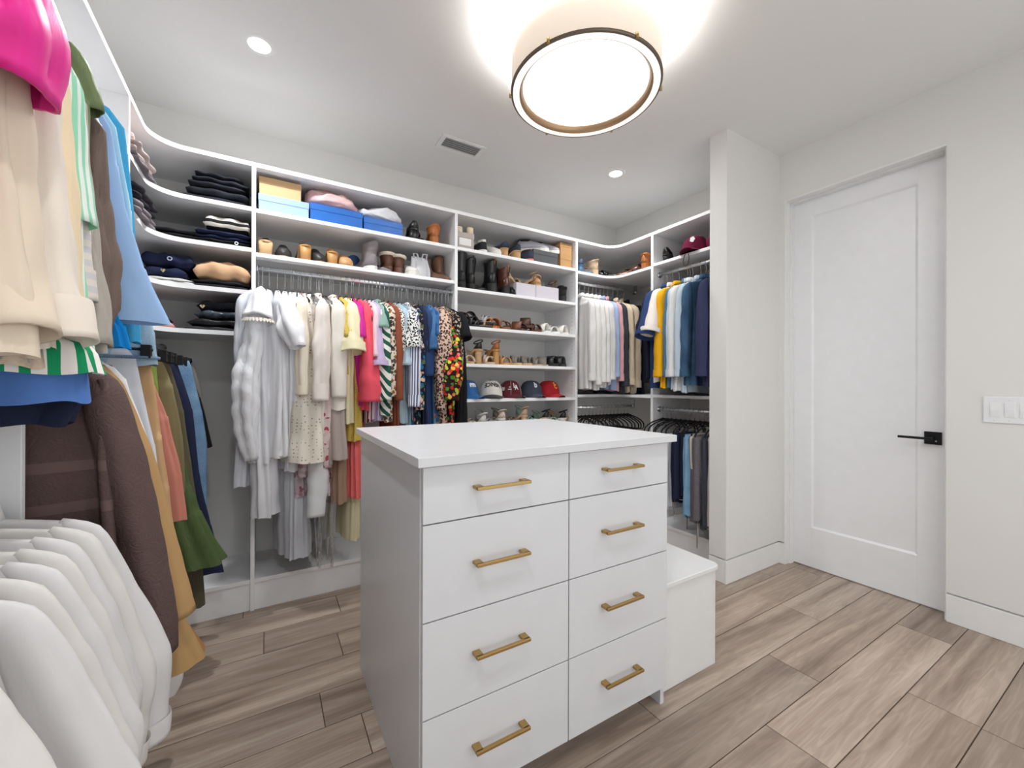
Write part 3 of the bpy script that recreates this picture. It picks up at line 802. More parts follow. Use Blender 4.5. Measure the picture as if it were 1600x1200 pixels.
NAVY = F_('navy_cotton', 'plain', (34, 40, 62))
NAVB = F_('ink_blue', 'plain', (44, 66, 108))
DENB = F_('mid_denim', 'denim', (44, 84, 130), (86, 128, 170))
BFLO = F_('blue_floral', 'floral', (54, 104, 156), (206, 160, 80), (40, 80, 130), (200, 110, 90), (90, 150, 190), s=22)
MAUVEG = F_('mauve_grey', 'plain', (150, 140, 152))
LEO = F_('leopard_print', 'leopard', (206, 176, 158), (34, 26, 26), (150, 104, 84), s=66)
TROP = F_('tropical_floral', 'floral', (42, 30, 28), (206, 40, 44), (196, 206, 70), (232, 120, 110), (90, 140, 50), (220, 60, 40), (240, 190, 80), s=40)
AZT = F_('black_aztec', 'spots', (40, 36, 36), (196, 180, 160), s=70)
BLK = F_('black_cloth', 'plain', (26, 27, 31))
MAUVFL = F_('mauve_floral', 'floral', (190, 172, 178), (150, 100, 110), (206, 190, 196), (170, 130, 140), s=40)
REDFL = F_('red_on_blush', 'floral', (222, 205, 203), (176, 78, 88), (220, 200, 200), (216, 190, 190), (222, 205, 203), s=30)
TANC = F_('tan_cloth', 'plain', (168, 138, 118))
def clear_film():
    t = NT('clear_plastic')
    b = t.n('ShaderNodeBsdfGlass', in_Roughness=.08, in_IOR=1.08); b.inputs[0].default_value = (1, 1, 1, 1)
    tr = t.n('ShaderNodeBsdfTransparent'); gl = t.n('ShaderNodeBsdfGlossy', in_Roughness=.15)
    fr = t.n('ShaderNodeFresnel', in_IOR=1.35)
    n = t.noise(t.coord((1, 1, .3)), 60, 3)
    bp = t.n('ShaderNodeBump', in_Strength=.8, in_Distance=.01); t.l(n.outputs['Fac'], bp.inputs['Height']); t.l(bp.outputs[0], gl.inputs['Normal']); t.l(bp.outputs[0], fr.inputs['Normal'])
    f2 = t.math('ADD', t.math('MULTIPLY', fr.outputs[0], .9), .06)
    mx = t.n('ShaderNodeMixShader'); t.l(f2, mx.inputs[0]); t.l(tr.outputs[0], mx.inputs[1]); t.l(gl.outputs[0], mx.inputs[2]); t.l(mx.outputs[0], t.out.inputs[0])
    return t.m
FILM = clear_film()

# ---------------------------------------------------------------- back wall rail, left to right
AZ = 1.825
def rowA(kind, label, cat, xr, xe, hem, mat, sw=.2, hemw=.21, th=(.03, .05, .06), sleeves=None, mid=None, collar=None, ye=2.40, **kw):
    """garment whose front edge stands at (xe, ye) and whose hook hangs at xr on the rail"""
    dx, dy = xe - xr, ye - ROD_Y
    rz = math.atan2(dy, dx)
    L = AZ - hem
    return garment(kind, label, cat, (xr, ROD_Y, AZ), rz, mat, std_prof(L, sw, hemw, mid), std_th(L, *th), sleeves=sleeves or (), collar=collar, **kw)
col = (-.122, .038, .034, .016, .008)
# 1 white lace dress with a cap sleeve, tiered long sleeve
dl = rowA('dress', 'white tiered lace trimmed dress at left end of the long rail', 'dress', -.022, -.032, .80, W1, hemw=.20, th=(.03, .06, .12), amp=.024, nf=9,
     sleeves=both([(.12, 0, -.135), (.17, .0, -.18), (.225, -.005, -.31)], [(.02, .012), (.045, .04), (.07, .066)], mat=W2, wr=.10) +
     [dict(path=[(.18, -.02, -.27), (.215, -.03, -.42), (.235, -.055, -.60), (.235, -.06, -.74), (.22, -.05, -.88), (.21, -.035, -1.0)], rad=[(.03, .035), (.04, .042), (.046, .05), (.044, .05), (.036, .042), (.03, .032)], mat=W1, wr=.2)])
fr_ = MB(); rg_ = random.Random(3)
for k in range(30):      # scalloped lace edge of the cap sleeve
    a = 2 * math.pi * k / 30; fr_.add([(.225 + .072 * math.cos(a + d) * q, -.005 + .068 * math.sin(a + d) * q, -.31 - .016 * e) for d, q, e in ((-.1, .98, -.3), (.1, .98, -.3), (.09, 1.05, .5), (0, 1.07, 1.0), (-.09, 1.05, .5))], [(0, 1, 2, 3, 4)])
tag(fr_.build('lace_edge', LACE, dl), kind='stuff')
rowA('shirt', 'pale grey cotton shirt hanging behind the white lace dress', 'shirt', -.040, -.13, .685, PGREY, hemw=.2, sw=.18, th=(.03, .04, .06), sleeves=long_sleeve(.17, .55, .01))
rowA('dress', 'long white gauze dress hanging second from left on the rail', 'dress', .010, -.025, .52, W3, hemw=.2, th=(.03, .06, .12), amp=.018, nf=11)
rowA('blouse', 'white blouse with fluttering short sleeve hanging before cream dress', 'blouse', .085, .075, .83, W2, th=(.03, .05, .08), amp=.016,
     sleeves=both([(.15, 0, -.17), (.20, .0, -.22), (.245, .03, -.33), (.275, .06, -.44)], [(.02, .012), (.04, .036), (.052, .056), (.034, .036)], mat=W2, wr=.2))
rowA('dress', 'white cotton dress with straight hem and patch pocket', 'dress', .048, .055, .82, W2, hemw=.205, th=(.03, .05, .10), amp=.012, nf=8)
rowA('dress', 'white poplin dress with double stitched hem', 'dress', .115, .115, .745, W3, hemw=.21, th=(.03, .05, .09), amp=.013, nf=8)
rowA('skirt', 'pleated pale grey skirt reaching nearly to the deck', 'skirt', .125, .165, .27, PGREY, sw=.15, hemw=.17, th=(.03, .05, .13), amp=.012, nf=15)
rowA('blouse', 'cream crinkled blouse above the ivory eyelet skirt', 'blouse', .150, .158, 1.06, CREAM, th=(.03, .05, .07), amp=.014, sleeves=long_sleeve(.19, .45, .02, .032, cuff=.05))
sk = garment('skirt', 'ivory eyelet lace skirt with scalloped hem flaring outwards', 'skirt', (.178, ROD_Y, AZ), math.atan2(-.22, .02), LACE, std_prof(1.03, .17, .30, [(-.5, .20), (-.75, .24)]), std_th(1.03, .03, .06, .20), amp=.02, nf=7, hang='velvet')
rowA('blouse', 'mauve floral blouse with lace trim hanging low behind eyelet skirt', 'blouse', .160, .165, .60, MAUVFL, sw=.16, hemw=.18, th=(.03, .05, .08), amp=.012, sleeves=long_sleeve(.15, .9, .03, .03))
rowA('blouse', 'white blouse whose long gathered sleeve hangs below eyelet skirt', 'blouse', .205, .225, .75, W2, sw=.16, hemw=.17, th=(.03, .05, .07),
     sleeves=[dict(path=[(.11, 0, -.2), (.12, .01, -.6), (.15, .02, -1.0), (.21, .0, -1.33)], rad=[(.04, .03), (.045, .035), (.06, .055), (.045, .045)], wr=.12)])
rowA('shirt', 'blush white shirt with pointed collar and turned back cuff', 'shirt', .245, .262, .93, BLUSH, th=(.03, .05, .07), amp=.013, sleeves=long_sleeve(.2, .47, .04, .042, .055, y=-.02, cuff=.09), collar=col)
rowA('trousers', 'greige linen trousers hanging behind the ivory shirts', 'trousers', .262, .29, .76, GREIGE, sw=.17, hemw=.21, th=(.03, .05, .08), amp=.012, nf=6)
rowA('blouse', 'blush blouse with red embroidered flowers hanging low', 'blouse', .255, .285, .585, REDFL, sw=.15, hemw=.17, th=(.03, .05, .08), amp=.01, sleeves=long_sleeve(.14, .86, .04, .03))
rowA('jacket', 'smooth ivory jacket hanging left of the pale yellow blouse', 'jacket', .325, .338, 1.06, IVORY, hemw=.23, th=(.04, .07, .10), amp=.006, nf=5, sleeves=long_sleeve(.2, .48, .02, .045, .055, wr=.05), collar=col)
rowA('skirt', 'greige flared skirt with narrow hem band beside the island', 'skirt', .315, .345, .79, GREIGE, sw=.18, hemw=.235, th=(.03, .05, .12), amp=.013, nf=6)
rowA('dress', 'tan slip dress hanging behind the greige skirt', 'dress', .335, .375, .53, TANC, sw=.15, hemw=.16, th=(.03, .04, .09), amp=.01)
rowA('blouse', 'mustard lace blouse tucked beside the pale yellow blouse', 'blouse', .372, .385, 1.25, MUSL, sw=.19, hemw=.19, th=(.03, .05, .06), sleeves=short_sleeve(.19, .20, .03, .03), amp=.01)
rowA('blouse', 'pale yellow blouse with frilled short sleeve on the rail', 'blouse', .40, .405, .98, PYEL, hemw=.2, th=(.03, .05, .07), amp=.01, sleeves=short_sleeve(.2, .26, .045, .048, .06, cuff=.05))
rowA('dress', 'mustard and cream dress with yellow lace hem by island corner', 'dress', .405, .43, .88, MUSL, sw=.17, hemw=.20, th=(.03, .04, .08), amp=.012)
rowA('dress', 'cream slip dress reaching down towards the deck', 'dress', .41, .455, .30, PYEL, sw=.13, hemw=.13, th=(.03, .04, .07), amp=.008)
rowA('blouse', 'magenta silk blouse between pale yellow blouse and coral shirt', 'blouse', .435, .447, 1.08, MAG, hemw=.2, th=(.03, .04, .06), amp=.012, sleeves=short_sleeve(.19, .2, .03, .025))
rowA('dress', 'salmon ruffled gauze dress hanging behind island corner', 'dress', .445, .462, .55, CORAL2, sw=.15, hemw=.165, th=(.03, .04, .08), amp=.016, nf=16)
rowA('shirt', 'coral red linen shirt with wide gathered sleeve', 'shirt', .478, .490, 1.05, CORAL, hemw=.2, th=(.03, .05, .07), amp=.012, sleeves=[dict(path=[(.16, 0, -.17), (.205, 0, -.22), (.225, 0, -.42), (.24, .0, -.6), (.235, 0, -.72)], rad=[(.02, .015), (.035, .032), (.045, .042), (.058, .056), (.06, .062)], wr=.15)])
rowA('blouse', 'pink and black striped blouse behind the coral shirt', 'blouse', .510, .505, .98, ROSEST, sw=.19, hemw=.19, th=(.03, .04, .05), sleeves=long_sleeve(.19, .3, .01, .022))
rowA('blouse', 'pale pink blouse beside the lilac top', 'blouse', .535, .528, 1.0, PALEPINK, sw=.19, hemw=.19, th=(.03, .04, .05), sleeves=short_sleeve(.19, .3, .03, .025))
rowA('blouse', 'lilac blouse with knotted short sleeve on the rail', 'blouse', .556, .548, .99, LILAC, sw=.19, hemw=.2, th=(.03, .04, .05), amp=.012, sleeves=short_sleeve(.195, .34, .045, .036, .05, cuff=.03))
rowA('shirt', 'sage green shirt with soft collar near lilac blouse', 'shirt', .580, .568, 1.0, SAGE, sw=.19, hemw=.19, th=(.03, .04, .05), sleeves=short_sleeve(.19, .14, .03, .028), collar=col)
rowA('dress', 'green and white swirl print dress with black fringe hem', 'dress', .602, .578, 1.02, SWIRL, hemw=.23, th=(.03, .05, .09), amp=.008, sleeves=long_sleeve(.2, .50, .045, .045, .05, wr=.04))
rowA('blouse', 'brown and cream animal print blouse beside the swirl dress', 'blouse', .628, .618, .98, ANIM, sw=.2, hemw=.21, th=(.03, .05, .07), amp=.01, sleeves=long_sleeve(.2, .48, .035, .038))
rowA('dress', 'rust brown dress with long plain sleeve', 'dress', .655, .655, .92, RUST, sw=.195, hemw=.2, th=(.03, .04, .05), amp=.008, sleeves=long_sleeve(.2, .50, .035, .033, wr=.05))
rowA('blouse', 'black and white animal print blouse next to rust dress', 'blouse', .690, .668, 1.10, BWAN, sw=.195, hemw=.2, th=(.03, .045, .05), sleeves=long_sleeve(.2, .22, .025, .034))
rowA('dress', 'pale blue satin dress with draped neckline', 'dress', .718, .705, .97, PBLUE, sw=.19, hemw=.205, th=(.03, .045, .07), amp=.012, sleeves=short_sleeve(.19, .34, .03, .038, .045))
rowA('dress', 'grey blue dress hanging behind the pale blue dress', 'dress', .738, .73, .95, GBLUE, sw=.19, hemw=.2, th=(.03, .04, .06), amp=.012, sleeves=long_sleeve(.19, .5, .01, .026))
rowA('blouse', 'black and white spotted blouse over the striped shirt', 'blouse', .768, .742, 1.22, BWAN, sw=.205, hemw=.2, th=(.04, .06, .07), sleeves=short_sleeve(.2, .24, .035, .05, .06), collar=col)
rowA('shirt', 'navy and white striped shirt with broad cuff', 'shirt', .778, .758, .98, BSTR, sw=.19, hemw=.2, th=(.03, .045, .06), amp=.006, sleeves=long_sleeve(.2, .52, .045, .040, .05, y=-.01, wr=.04, cuff=.07))
rowA('dress', 'dark floral dress with blush blossoms beside navy dress', 'dress', .818, .785, .93, NAVFL, sw=.195, hemw=.22, th=(.03, .045, .07), amp=.012, sleeves=long_sleeve(.195, .56, .03, .036))
rowA('dress', 'dark navy dress hanging right of the striped shirt', 'dress', .850, .820, .93, NAVY, sw=.2, hemw=.2, th=(.03, .045, .06), amp=.01, sleeves=long_sleeve(.2, .3, .015, .03))
rowA('dress', 'ink blue cotton dress hanging left of the denim shirt', 'dress', .880, .842, .92, NAVB, sw=.2, hemw=.2, th=(.03, .05, .06), amp=.01, sleeves=long_sleeve(.2, .36, .02, .038))
rowA('shirt', 'mid blue denim shirt with short sleeve', 'shirt', .912, .880, 1.0, DENB, sw=.2, hemw=.2, th=(.03, .05, .06), sleeves=short_sleeve(.205, .24, .025, .042, .05), collar=col)
rowA('dress', 'blue floral dress with ochre flowers by the leopard dress', 'dress', .935, .895, .93, BFLO, sw=.195, hemw=.21, th=(.03, .045, .07), sleeves=short_sleeve(.2, .16, .02, .032))
rowA('shirt', 'mauve grey shirt hanging left of the leopard print dress', 'shirt', .960, .915, 1.1, MAUVEG, sw=.2, hemw=.2, th=(.03, .04, .05), sleeves=long_sleeve(.2, .2, .015, .028))
rowA('dress', 'leopard print dress with wide sleeve near the shoe shelves', 'dress', .985, .942, .93, LEO, sw=.205, hemw=.23, th=(.03, .05, .09), amp=.012, sleeves=[dict(path=[(.16, 0, -.17), (.21, 0, -.23), (.245, -.01, -.38), (.235, -.02, -.55), (.22, -.02, -.78)], rad=[(.05, .035), (.06, .05), (.075, .055), (.06, .045), (.05, .035)], wr=.08)])
rowA('dress', 'red and lime tropical floral dress with flared sleeve', 'dress', 1.010, .985, .92, TROP, sw=.2, hemw=.23, th=(.03, .055, .11), amp=.014, sleeves=[dict(path=[(.17, 0, -.28), (.23, .01, -.36), (.265, .0, -.55), (.255, -.01, -.72)], rad=[(.05, .035), (.07, .055), (.08, .065), (.06, .05)], wr=.1)])
rowA('blouse', 'black patterned blouse between tropical dress and black dress', 'blouse', 1.035, 1.028, 1.12, AZT, sw=.2, hemw=.2, th=(.03, .05, .06), sleeves=long_sleeve(.2, .36, .03, .034))
rowA('dress', 'plain black dress at right end of the long rail', 'dress', 1.055, 1.072, .90, BLK, sw=.205, hemw=.235, th=(.03, .05, .10), amp=.012, nf=8, sleeves=short_sleeve(.2, .16, .03, .04))
# clear garment bags hanging low
for xr, xe, hem, lab in ((.215, .24, .24, 'clear plastic garment bag hanging low left of its twin'), (.275, .30, .20, 'clear plastic garment bag touching the deck near island')):
    rowA('garment_bag', lab, 'garment bag', xr, xe, hem, FILM, sw=.2, hemw=.19, th=(.05, .07, .07), amp=.01, nf=5)
# ---------------------------------------------------------------- right corner rail (along the back wall)
WSH = F_('white_shirting', 'plain', (236, 235, 233), trans=.1)
WSH2 = F_('white_oxford', 'linen', (232, 230, 226), trans=.1)
SKYB = F_('light_blue_shirting', 'plain', (168, 186, 222))
PINKS = F_('pink_shirting', 'plain', (226, 172, 172))
CHAR = F_('charcoal_wool', 'plain', (62, 66, 74))
SAND = F_('sand_cloth', 'linen', (216, 198, 170))
STONE = F_('stone_cloth', 'plain', (206, 190, 168))
DKNAVY = F_('deep_navy', 'plain', (28, 32, 48))
YEL = F_('golden_yellow', 'plain', (232, 172, 28))
TEAL = F_('steel_blue', 'plain', (84, 118, 142))
ICE = F_('ice_blue', 'plain', (196, 212, 224), trans=.1)
WARMW = F_('warm_white', 'linen', (226, 218, 210))
DEN2 = F_('dark_denim', 'denim', (36, 60, 86), (74, 106, 136))
INDIGO = F_('indigo_cloth', 'plain', (52, 56, 84))
BZ = 2.035
def rowB(kind, label, cat, x, hem, mat, twist=0.0, sw=.215, hemw=.22, sl=.6, ry=.032, th=(.03, .05, .06), collar=True, cuff=.06, **kw):
    rz = -math.pi / 2 + twist; L = BZ - hem
    return garment(kind, label, cat, (x, ROD_Y, BZ), rz, mat, std_prof(L, sw, hemw), std_th(L, *th), sleeves=long_sleeve(sw - .005, sl, .03, ry, .05, cuff=cuff, wr=.09),
                   collar=(-.118, .055, .045, .03, .012) if collar else None, **kw)
rowB('shirt', 'white dress shirt nearest to the shoe shelves on corner rail', 'shirt', 2.205, 1.17, WSH, -.28, sl=.57, amp=.012)
rowB('shirt', 'white shirt hanging second from the shoe shelves', 'shirt', 2.255, 1.16, WSH2, -.26, sl=.60, amp=.012)
rowB('shirt', 'white shirt hanging third from the shoe shelves', 'shirt', 2.300, 1.18, WSH, -.24, sl=.58, amp=.012)
rowB('shirt', 'white shirt with deep front folds before the blue one', 'shirt', 2.345, 1.18, WSH2, -.24, sl=.58, amp=.012)
rowB('shirt', 'white shirt with folded cuff touching the light blue shirt', 'shirt', 2.385, 1.20, WSH, -.22, sl=.56, amp=.012, ry=.04)
rowB('shirt', 'light blue dress shirt between white and pink shirts', 'shirt', 2.430, 1.16, SKYB, -.18, sl=.54, ry=.026)
rowB('shirt', 'pink dress shirt between light blue shirt and charcoal jacket', 'shirt', 2.470, 1.15, PINKS, -.16, sl=.57, ry=.026)
rowB('jacket', 'charcoal jacket beside the pink shirt on corner rail', 'jacket', 2.515, 1.13, CHAR, -.14, sl=.61, ry=.036, th=(.04, .07, .08))
rowB('jacket', 'sand linen jacket with dark sleeve buttons on corner rail', 'jacket', 2.575, 1.14, SAND, -.10, sl=.6, ry=.036, th=(.04, .07, .08))
rowB('jacket', 'stone coloured jacket right of the sand linen jacket', 'jacket', 2.635, 1.13, STONE, -.08, sl=.62, ry=.036, th=(.04, .07, .08))
rowB('jacket', 'deep navy jacket at the far end of the corner rail', 'jacket', 2.705, 1.12, DKNAVY, .0, sl=.58, ry=.034)
# ---------------------------------------------------------------- right run, upper rail (along the right wall)
CZ = 2.048
def rowC(kind, label, cat, y, hem, mat, twist=0.0, sw=.215, hemw=.22, sleeves=None, th=(.03, .05, .06), collar=True, **kw):
    L = CZ - hem
    return garment(kind, label, cat, (ROD_XR, y, CZ), math.pi + twist, mat, std_prof(L, sw, hemw), std_th(L, *th), sleeves=sleeves or long_sleeve(sw - .005, .56, .03, .034, .05, wr=.09, cuff=.05),
                   collar=(-.118, .055, .045, .028, .012) if collar else None, **kw)
rowC('tee_shirt', 'black tee shirt farthest in on the right hand rail', 'shirt', 2.115, 1.25, DKNAVY, .25, sleeves=short_sleeve(.21, .30, .08, .05, .06), collar=False)
rowC('polo_shirt', 'navy polo shirt with pale edging and short sleeve', 'shirt', 2.072, 1.18, NAVB, .16, sleeves=short_sleeve(.21, .32, .08, .055, .065, cuff=.03), th=(.03, .05, .07))
rowC('polo_shirt', 'warm white short sleeved shirt next to golden yellow shirt', 'shirt', 2.02, 1.22, WARMW, .12, sleeves=short_sleeve(.21, .30, .075, .055, .065, cuff=.03), th=(.03, .05, .07))
rowC('shirt', 'golden yellow shirt hanging in middle of right hand rail', 'shirt', 1.965, 1.18, YEL, .10, hemw=.235, sleeves=long_sleeve(.21, .56, .035, .046, .055, wr=.08, cuff=.05))
rowC('shirt', 'steel blue shirt right of the golden yellow shirt', 'shirt', 1.893, 1.18, TEAL, .08)
rowC('shirt', 'ice blue shirt with white collar on right hand rail', 'shirt', 1.875, 1.17, ICE, .07)
rowC('shirt', 'white shirt right of the ice blue shirt', 'shirt', 1.852, 1.16, WSH, .06, hemw=.235)
rowC('shirt', 'very pale blue shirt with soft white collar by denim shirt', 'shirt', 1.79, 1.15, ICE, .05)
rowC('shirt', 'dark denim shirt near the partition on right hand rail', 'shirt', 1.748, 1.20, DEN2, .03, hemw=.23, th=(.04, .06, .07))
rowC('jacket', 'indigo jacket last on the rail against partition', 'jacket', 1.622, 1.19, INDIGO, .0, th=(.04, .06, .07))
# ---------------------------------------------------------------- lower right rails: empty hangers and trousers
for i in range(15):
    x = 2.19 + i * .041
    hanger((x, ROD_Y, 1.012), -math.pi / 2 + random.Random(i).uniform(-.12, .12), 'empty black velvet hanger on lower rail of the corner section', 'bar', 'empty hangers on the corner rail')
for i in range(13):
    y = 2.11 - i * .039
    hanger((ROD_XR, y, 1.015), math.pi + random.Random(i + 40).uniform(-.1, .1), 'empty black velvet hanger on lower rail against the right wall', 'bar', 'empty hangers on the right rail')
def draped_trousers(label, y, hem, mat, w=.11, t=.045, x=2.52, seed=0, cord=None, cuff=None, top=.87):
    """folded over the bar of a hanger: two legs lie one behind the other"""
    L = top - hem
    t_ = thing('trousers', label, 'trousers', (x, y, top), math.pi)
    cloth_mb([(0, w * .9), (-.02, w), (-.15, w * 1.02), (-L, w * .92)], [(0, t * .5), (-.03, t), (-L, t * 1.2)], nseed(), nf=5, amp=.008, pin=.0).build('leg', mat, t_)
    cloth_mb([(-.005, w * .85), (-.02, w * .95), (-L + .03, w * .9)], [(0, t * .4), (-.03, t * .7), (-L + .03, t)], nseed(), nf=5, amp=.008, pin=.0).xf(Matrix.Translation((.03, .028, 0))).build('leg', mat, t_)
    if cord:
        for k, (dx, ln) in enumerate(cord):
            pts = [(w * .8 + dx, .01 * k, -L + .02), (w * .85 + dx, .012 * k, -L - ln * .5), (w * .8 + dx + .01, .015 * k, -L - ln)]
            MB().tube(pts, .0022, 6).build('drawstring', flat('cord_brown', (92, 74, 62), .9) if k % 2 else flat('cord_pale', (206, 198, 190), .9), t_)
    if cuff: band_mb(-L, w * .93, t * 1.2, .022).build('cuff', cuff, t_)
    return t_
MELANGE = F_('grey_melange', 'tiedye', (88, 84, 88), (116, 112, 116), s=160)
draped_trousers('pale grey trousers half hidden by the island on lower right rail', 1.925, .33, PGREY, cord=((-.02, .05),), top=.86)
draped_trousers('navy trousers with dark drawstring on the lower right rail', 1.855, .40, NAVY, w=.13, t=.06, cord=((0, .12), (.02, .08)))
draped_trousers('navy shorts hanging behind the navy trousers', 1.815, .42, DKNAVY, cuff=F_('white_cuff', 'plain', (226, 226, 228)))
draped_trousers('light blue denim trousers on the lower right rail', 1.775, .31, F_('washed_denim', 'denim', (96, 140, 176), (150, 186, 212)), w=.12, t=.05, cord=((-.02, .05), (0, .07)))
draped_trousers('cream shorts between light blue and grey trousers', 1.745, .62, STONE, w=.11, t=.045)
draped_trousers('grey melange joggers with long brown drawstring', 1.695, .30, MELANGE, w=.13, t=.075, cord=((-.03, .10), (0, .16), (.01, .12)))
draped_trousers('dark grey trousers beside the grey melange joggers', 1.645, .27, CHAR, w=.12, t=.05)
draped_trousers('olive grey trousers against the partition', 1.605, .28, GREIGE, w=.115, t=.04)
# ---------------------------------------------------------------- left run, upper rail (nearest the camera)
PINK = F_('hot_pink_silk', 'plain', (232, 52, 150), rough=.45)
CRM1 = F_('cream_twill', 'plain', (234, 219, 198), trans=.12)
CRM2 = F_('ivory_linen', 'linen', (232, 222, 210), trans=.1)
CRM3 = F_('cream_gauze', 'linen', (240, 220, 186), crinkle=.004, trans=.12)
MINT = F_('mint_stripe', 'vstripe', (150, 214, 182), (228, 236, 230), s=31)
STRC = F_('shell_stripe', 'hstripe', (222, 212, 204), (206, 200, 202), s=34)
GRLIN = F_('grey_linen', 'linen', (164, 157, 148), crinkle=.003)
BRSIL = F_('brown_crinkle', 'plain', (112, 96, 88), rough=.6, crinkle=.006)
OLIV = F_('olive_satin', 'plain', (112, 128, 88), rough=.5, crinkle=.004)
WFLO = F_('white_blue_print', 'floral', (222, 226, 232), (40, 74, 120), (222, 226, 232), (222, 226, 232), (60, 100, 150), (222, 226, 232), s=34)
LBLU = F_('powder_blue_poplin', 'plain', (156, 188, 228), trans=.08)
TURQ = F_('turquoise_cotton', 'plain', (72, 166, 212))
AQUA = F_('aqua_cotton', 'plain', (168, 210, 232))
DENL = F_('pale_denim', 'denim', (118, 152, 178), (186, 206, 220))
STITCH = F_('denim_dark_seam', 'denim', (40, 58, 84), (150, 176, 196))
AZUR = F_('azure_cotton', 'plain', (20, 132, 208))
GSTR = F_('green_white_stripe', 'vstripe', (236, 232, 226), (28, 148, 96), s=21)
GCHK = F_('green_white_check', 'check', (236, 232, 226), (28, 148, 96), s=21)
TIED = F_('beige_tie_dye', 'tiedye', (96, 108, 120), (204, 184, 164), (222, 204, 184), s=11)
PERI = F_('periwinkle_poplin', 'plain', (88, 128, 196))
FZ = 2.065
def front(pts, back=None):
    return pts
def inset_sleeves(sl, k):
    """the listed points are the outer edge of the sleeve: move its axis in by its own radius"""
    for q in sl: q['path'] = [(p[0] - k * r[0], p[1], p[2]) for p, r in zip(q['path'], q['rad'])]
def rowF(kind, label, cat, y, mat, prof, th, z=FZ, twist=0.0, **kw):
    inset_sleeves(kw.get('sleeves', ()), kw.pop('inset', .7))
    kw.setdefault('hang', 'slim')
    if prof[0][0] > -.1: kw['hang'] = None
    return garment(kind, label, cat, (ROD_XL, y, z), twist, mat, prof, th, **kw)
top_ = [(-.118, .04), (-.128, .065), (-.15, .10)]
rowF('blouse', 'hot pink silk blouse with puffed sleeve at top left', 'blouse', .86, PINK, top_ + [(-.19, .14), (-.26, .15), (-.60, .15)], [(-.118, .03), (-.2, .06), (-.6, .09)],
     sleeves=[dict(path=[(.10, 0, -.15), (.155, .07, -.20), (.165, .115, -.30), (.15, .125, -.385)], rad=[(.02, .03), (.035, .07), (.045, .10), (.045, .09)], wr=.13)], amp=.012, inset=0)
rowF('shirt', 'cream twill shirt with loose cuff nearest on upper left rail', 'shirt', 1.00, CRM1, top_ + [(-.20, .14), (-.5, .135), (-.82, .17)], [(-.118, .03), (-.2, .07), (-.82, .12)],
     sleeves=[dict(path=[(.09, 0, -.16), (.115, .02, -.25), (.118, .035, -.5), (.128, .03, -.7), (.15, .01, -.785)], rad=[(.02, .02), (.034, .035), (.038, .05), (.042, .055), (.05, .055)], wr=.10)], amp=.014, nf=7, collar=(-.118, .05, .05), inset=0)
rowF('shirt', 'ivory linen shirt with rolled cuff on upper left rail', 'shirt', 1.10, CRM2, top_ + [(-.20, .145), (-.5, .14), (-.80, .16)], [(-.118, .03), (-.2, .06), (-.80, .10)],
     sleeves=[dict(path=[(.10, 0, -.16), (.125, .02, -.25), (.13, .03, -.5), (.145, .03, -.68), (.160, .02, -.765)], rad=[(.02, .02), (.034, .03), (.038, .042), (.042, .046), (.05, .052)], wr=.09, cuff=.08)], amp=.012, nf=7, collar=(-.118, .05, .05), inset=0)
rowF('blouse', 'cream crinkled gauze blouse behind the ivory linen shirt', 'blouse', 1.18, CRM3, top_ + [(-.20, .15), (-.5, .15), (-.74, .165)], [(-.118, .03), (-.2, .05), (-.74, .08)],
     sleeves=[dict(path=[(.11, 0, -.16), (.135, .01, -.25), (.145, .02, -.48), (.155, .02, -.735)], rad=[(.02, .015), (.032, .03), (.036, .038), (.036, .036)], wr=.09)], amp=.012, inset=.4)
rowF('shirt', 'white shirt with mint green stripes between cream and grey shirts', 'shirt', 1.245, MINT, top_ + [(-.20, .15), (-.4, .152), (-.70, .165), (-.80, .175)], [(-.118, .03), (-.2, .05), (-.8, .07)], amp=.010,
     sleeves=[dict(path=[(.10, 0, -.14), (.125, .01, -.22), (.135, .02, -.42), (.148, .01, -.52)], rad=[(.02, .015), (.03, .03), (.03, .034), (.032, .034)], wr=.08)], inset=0)
rowF('skirt', 'green and white striped skirt with checked hem at left', 'skirt', 1.19, GSTR, [(-.118, .05), (-.15, .08), (-.6, .10), (-.755, .12), (-.785, .19), (-.845, .206)], [(-.118, .03), (-.4, .07), (-.83, .12)], amp=.012, nf=6)
rowF('shirt', 'striped shell coloured shirt with long cuff on upper left rail', 'shirt', 1.290, STRC, top_ + [(-.20, .14), (-.7, .15)], [(-.118, .03), (-.2, .04), (-.7, .06)],
     sleeves=[dict(path=[(.10, 0, -.16), (.128, .0, -.25), (.148, .0, -.48), (.158, .0, -.66)], rad=[(.02, .015), (.03, .026), (.032, .034), (.03, .032)], wr=.08, cuff=.07)])
rowF('shirt', 'grey checked linen shirt with loose open cuff at left', 'shirt', 1.345, GRLIN, top_ + [(-.20, .14), (-.5, .15), (-.79, .175)], [(-.118, .03), (-.2, .05), (-.79, .09)],
     sleeves=[dict(path=[(.10, 0, -.16), (.125, .0, -.25), (.143, .01, -.5), (.162, .01, -.68), (.17, .0, -.775)], rad=[(.02, .015), (.03, .03), (.034, .038), (.042, .045), (.05, .055)], wr=.13)], amp=.012)
rowF('skirt', 'powder blue cotton skirt hem hanging below green striped skirt', 'skirt', 1.225, PERI, [(-.118, .05), (-.15, .08), (-.6, .10), (-.76, .165), (-.905, .176)], [(-.118, .03), (-.4, .06), (-.9, .10)], amp=.008, nf=5)
rowF('dress', 'navy jersey dress hanging lowest on the upper left rail', 'dress', 1.27, NAVY, [(-.118, .05), (-.15, .08), (-.6, .10), (-.80, .155), (-.90, .158), (-.955, .135)], [(-.118, .03), (-.4, .06), (-.94, .09)], amp=.014, nf=6)
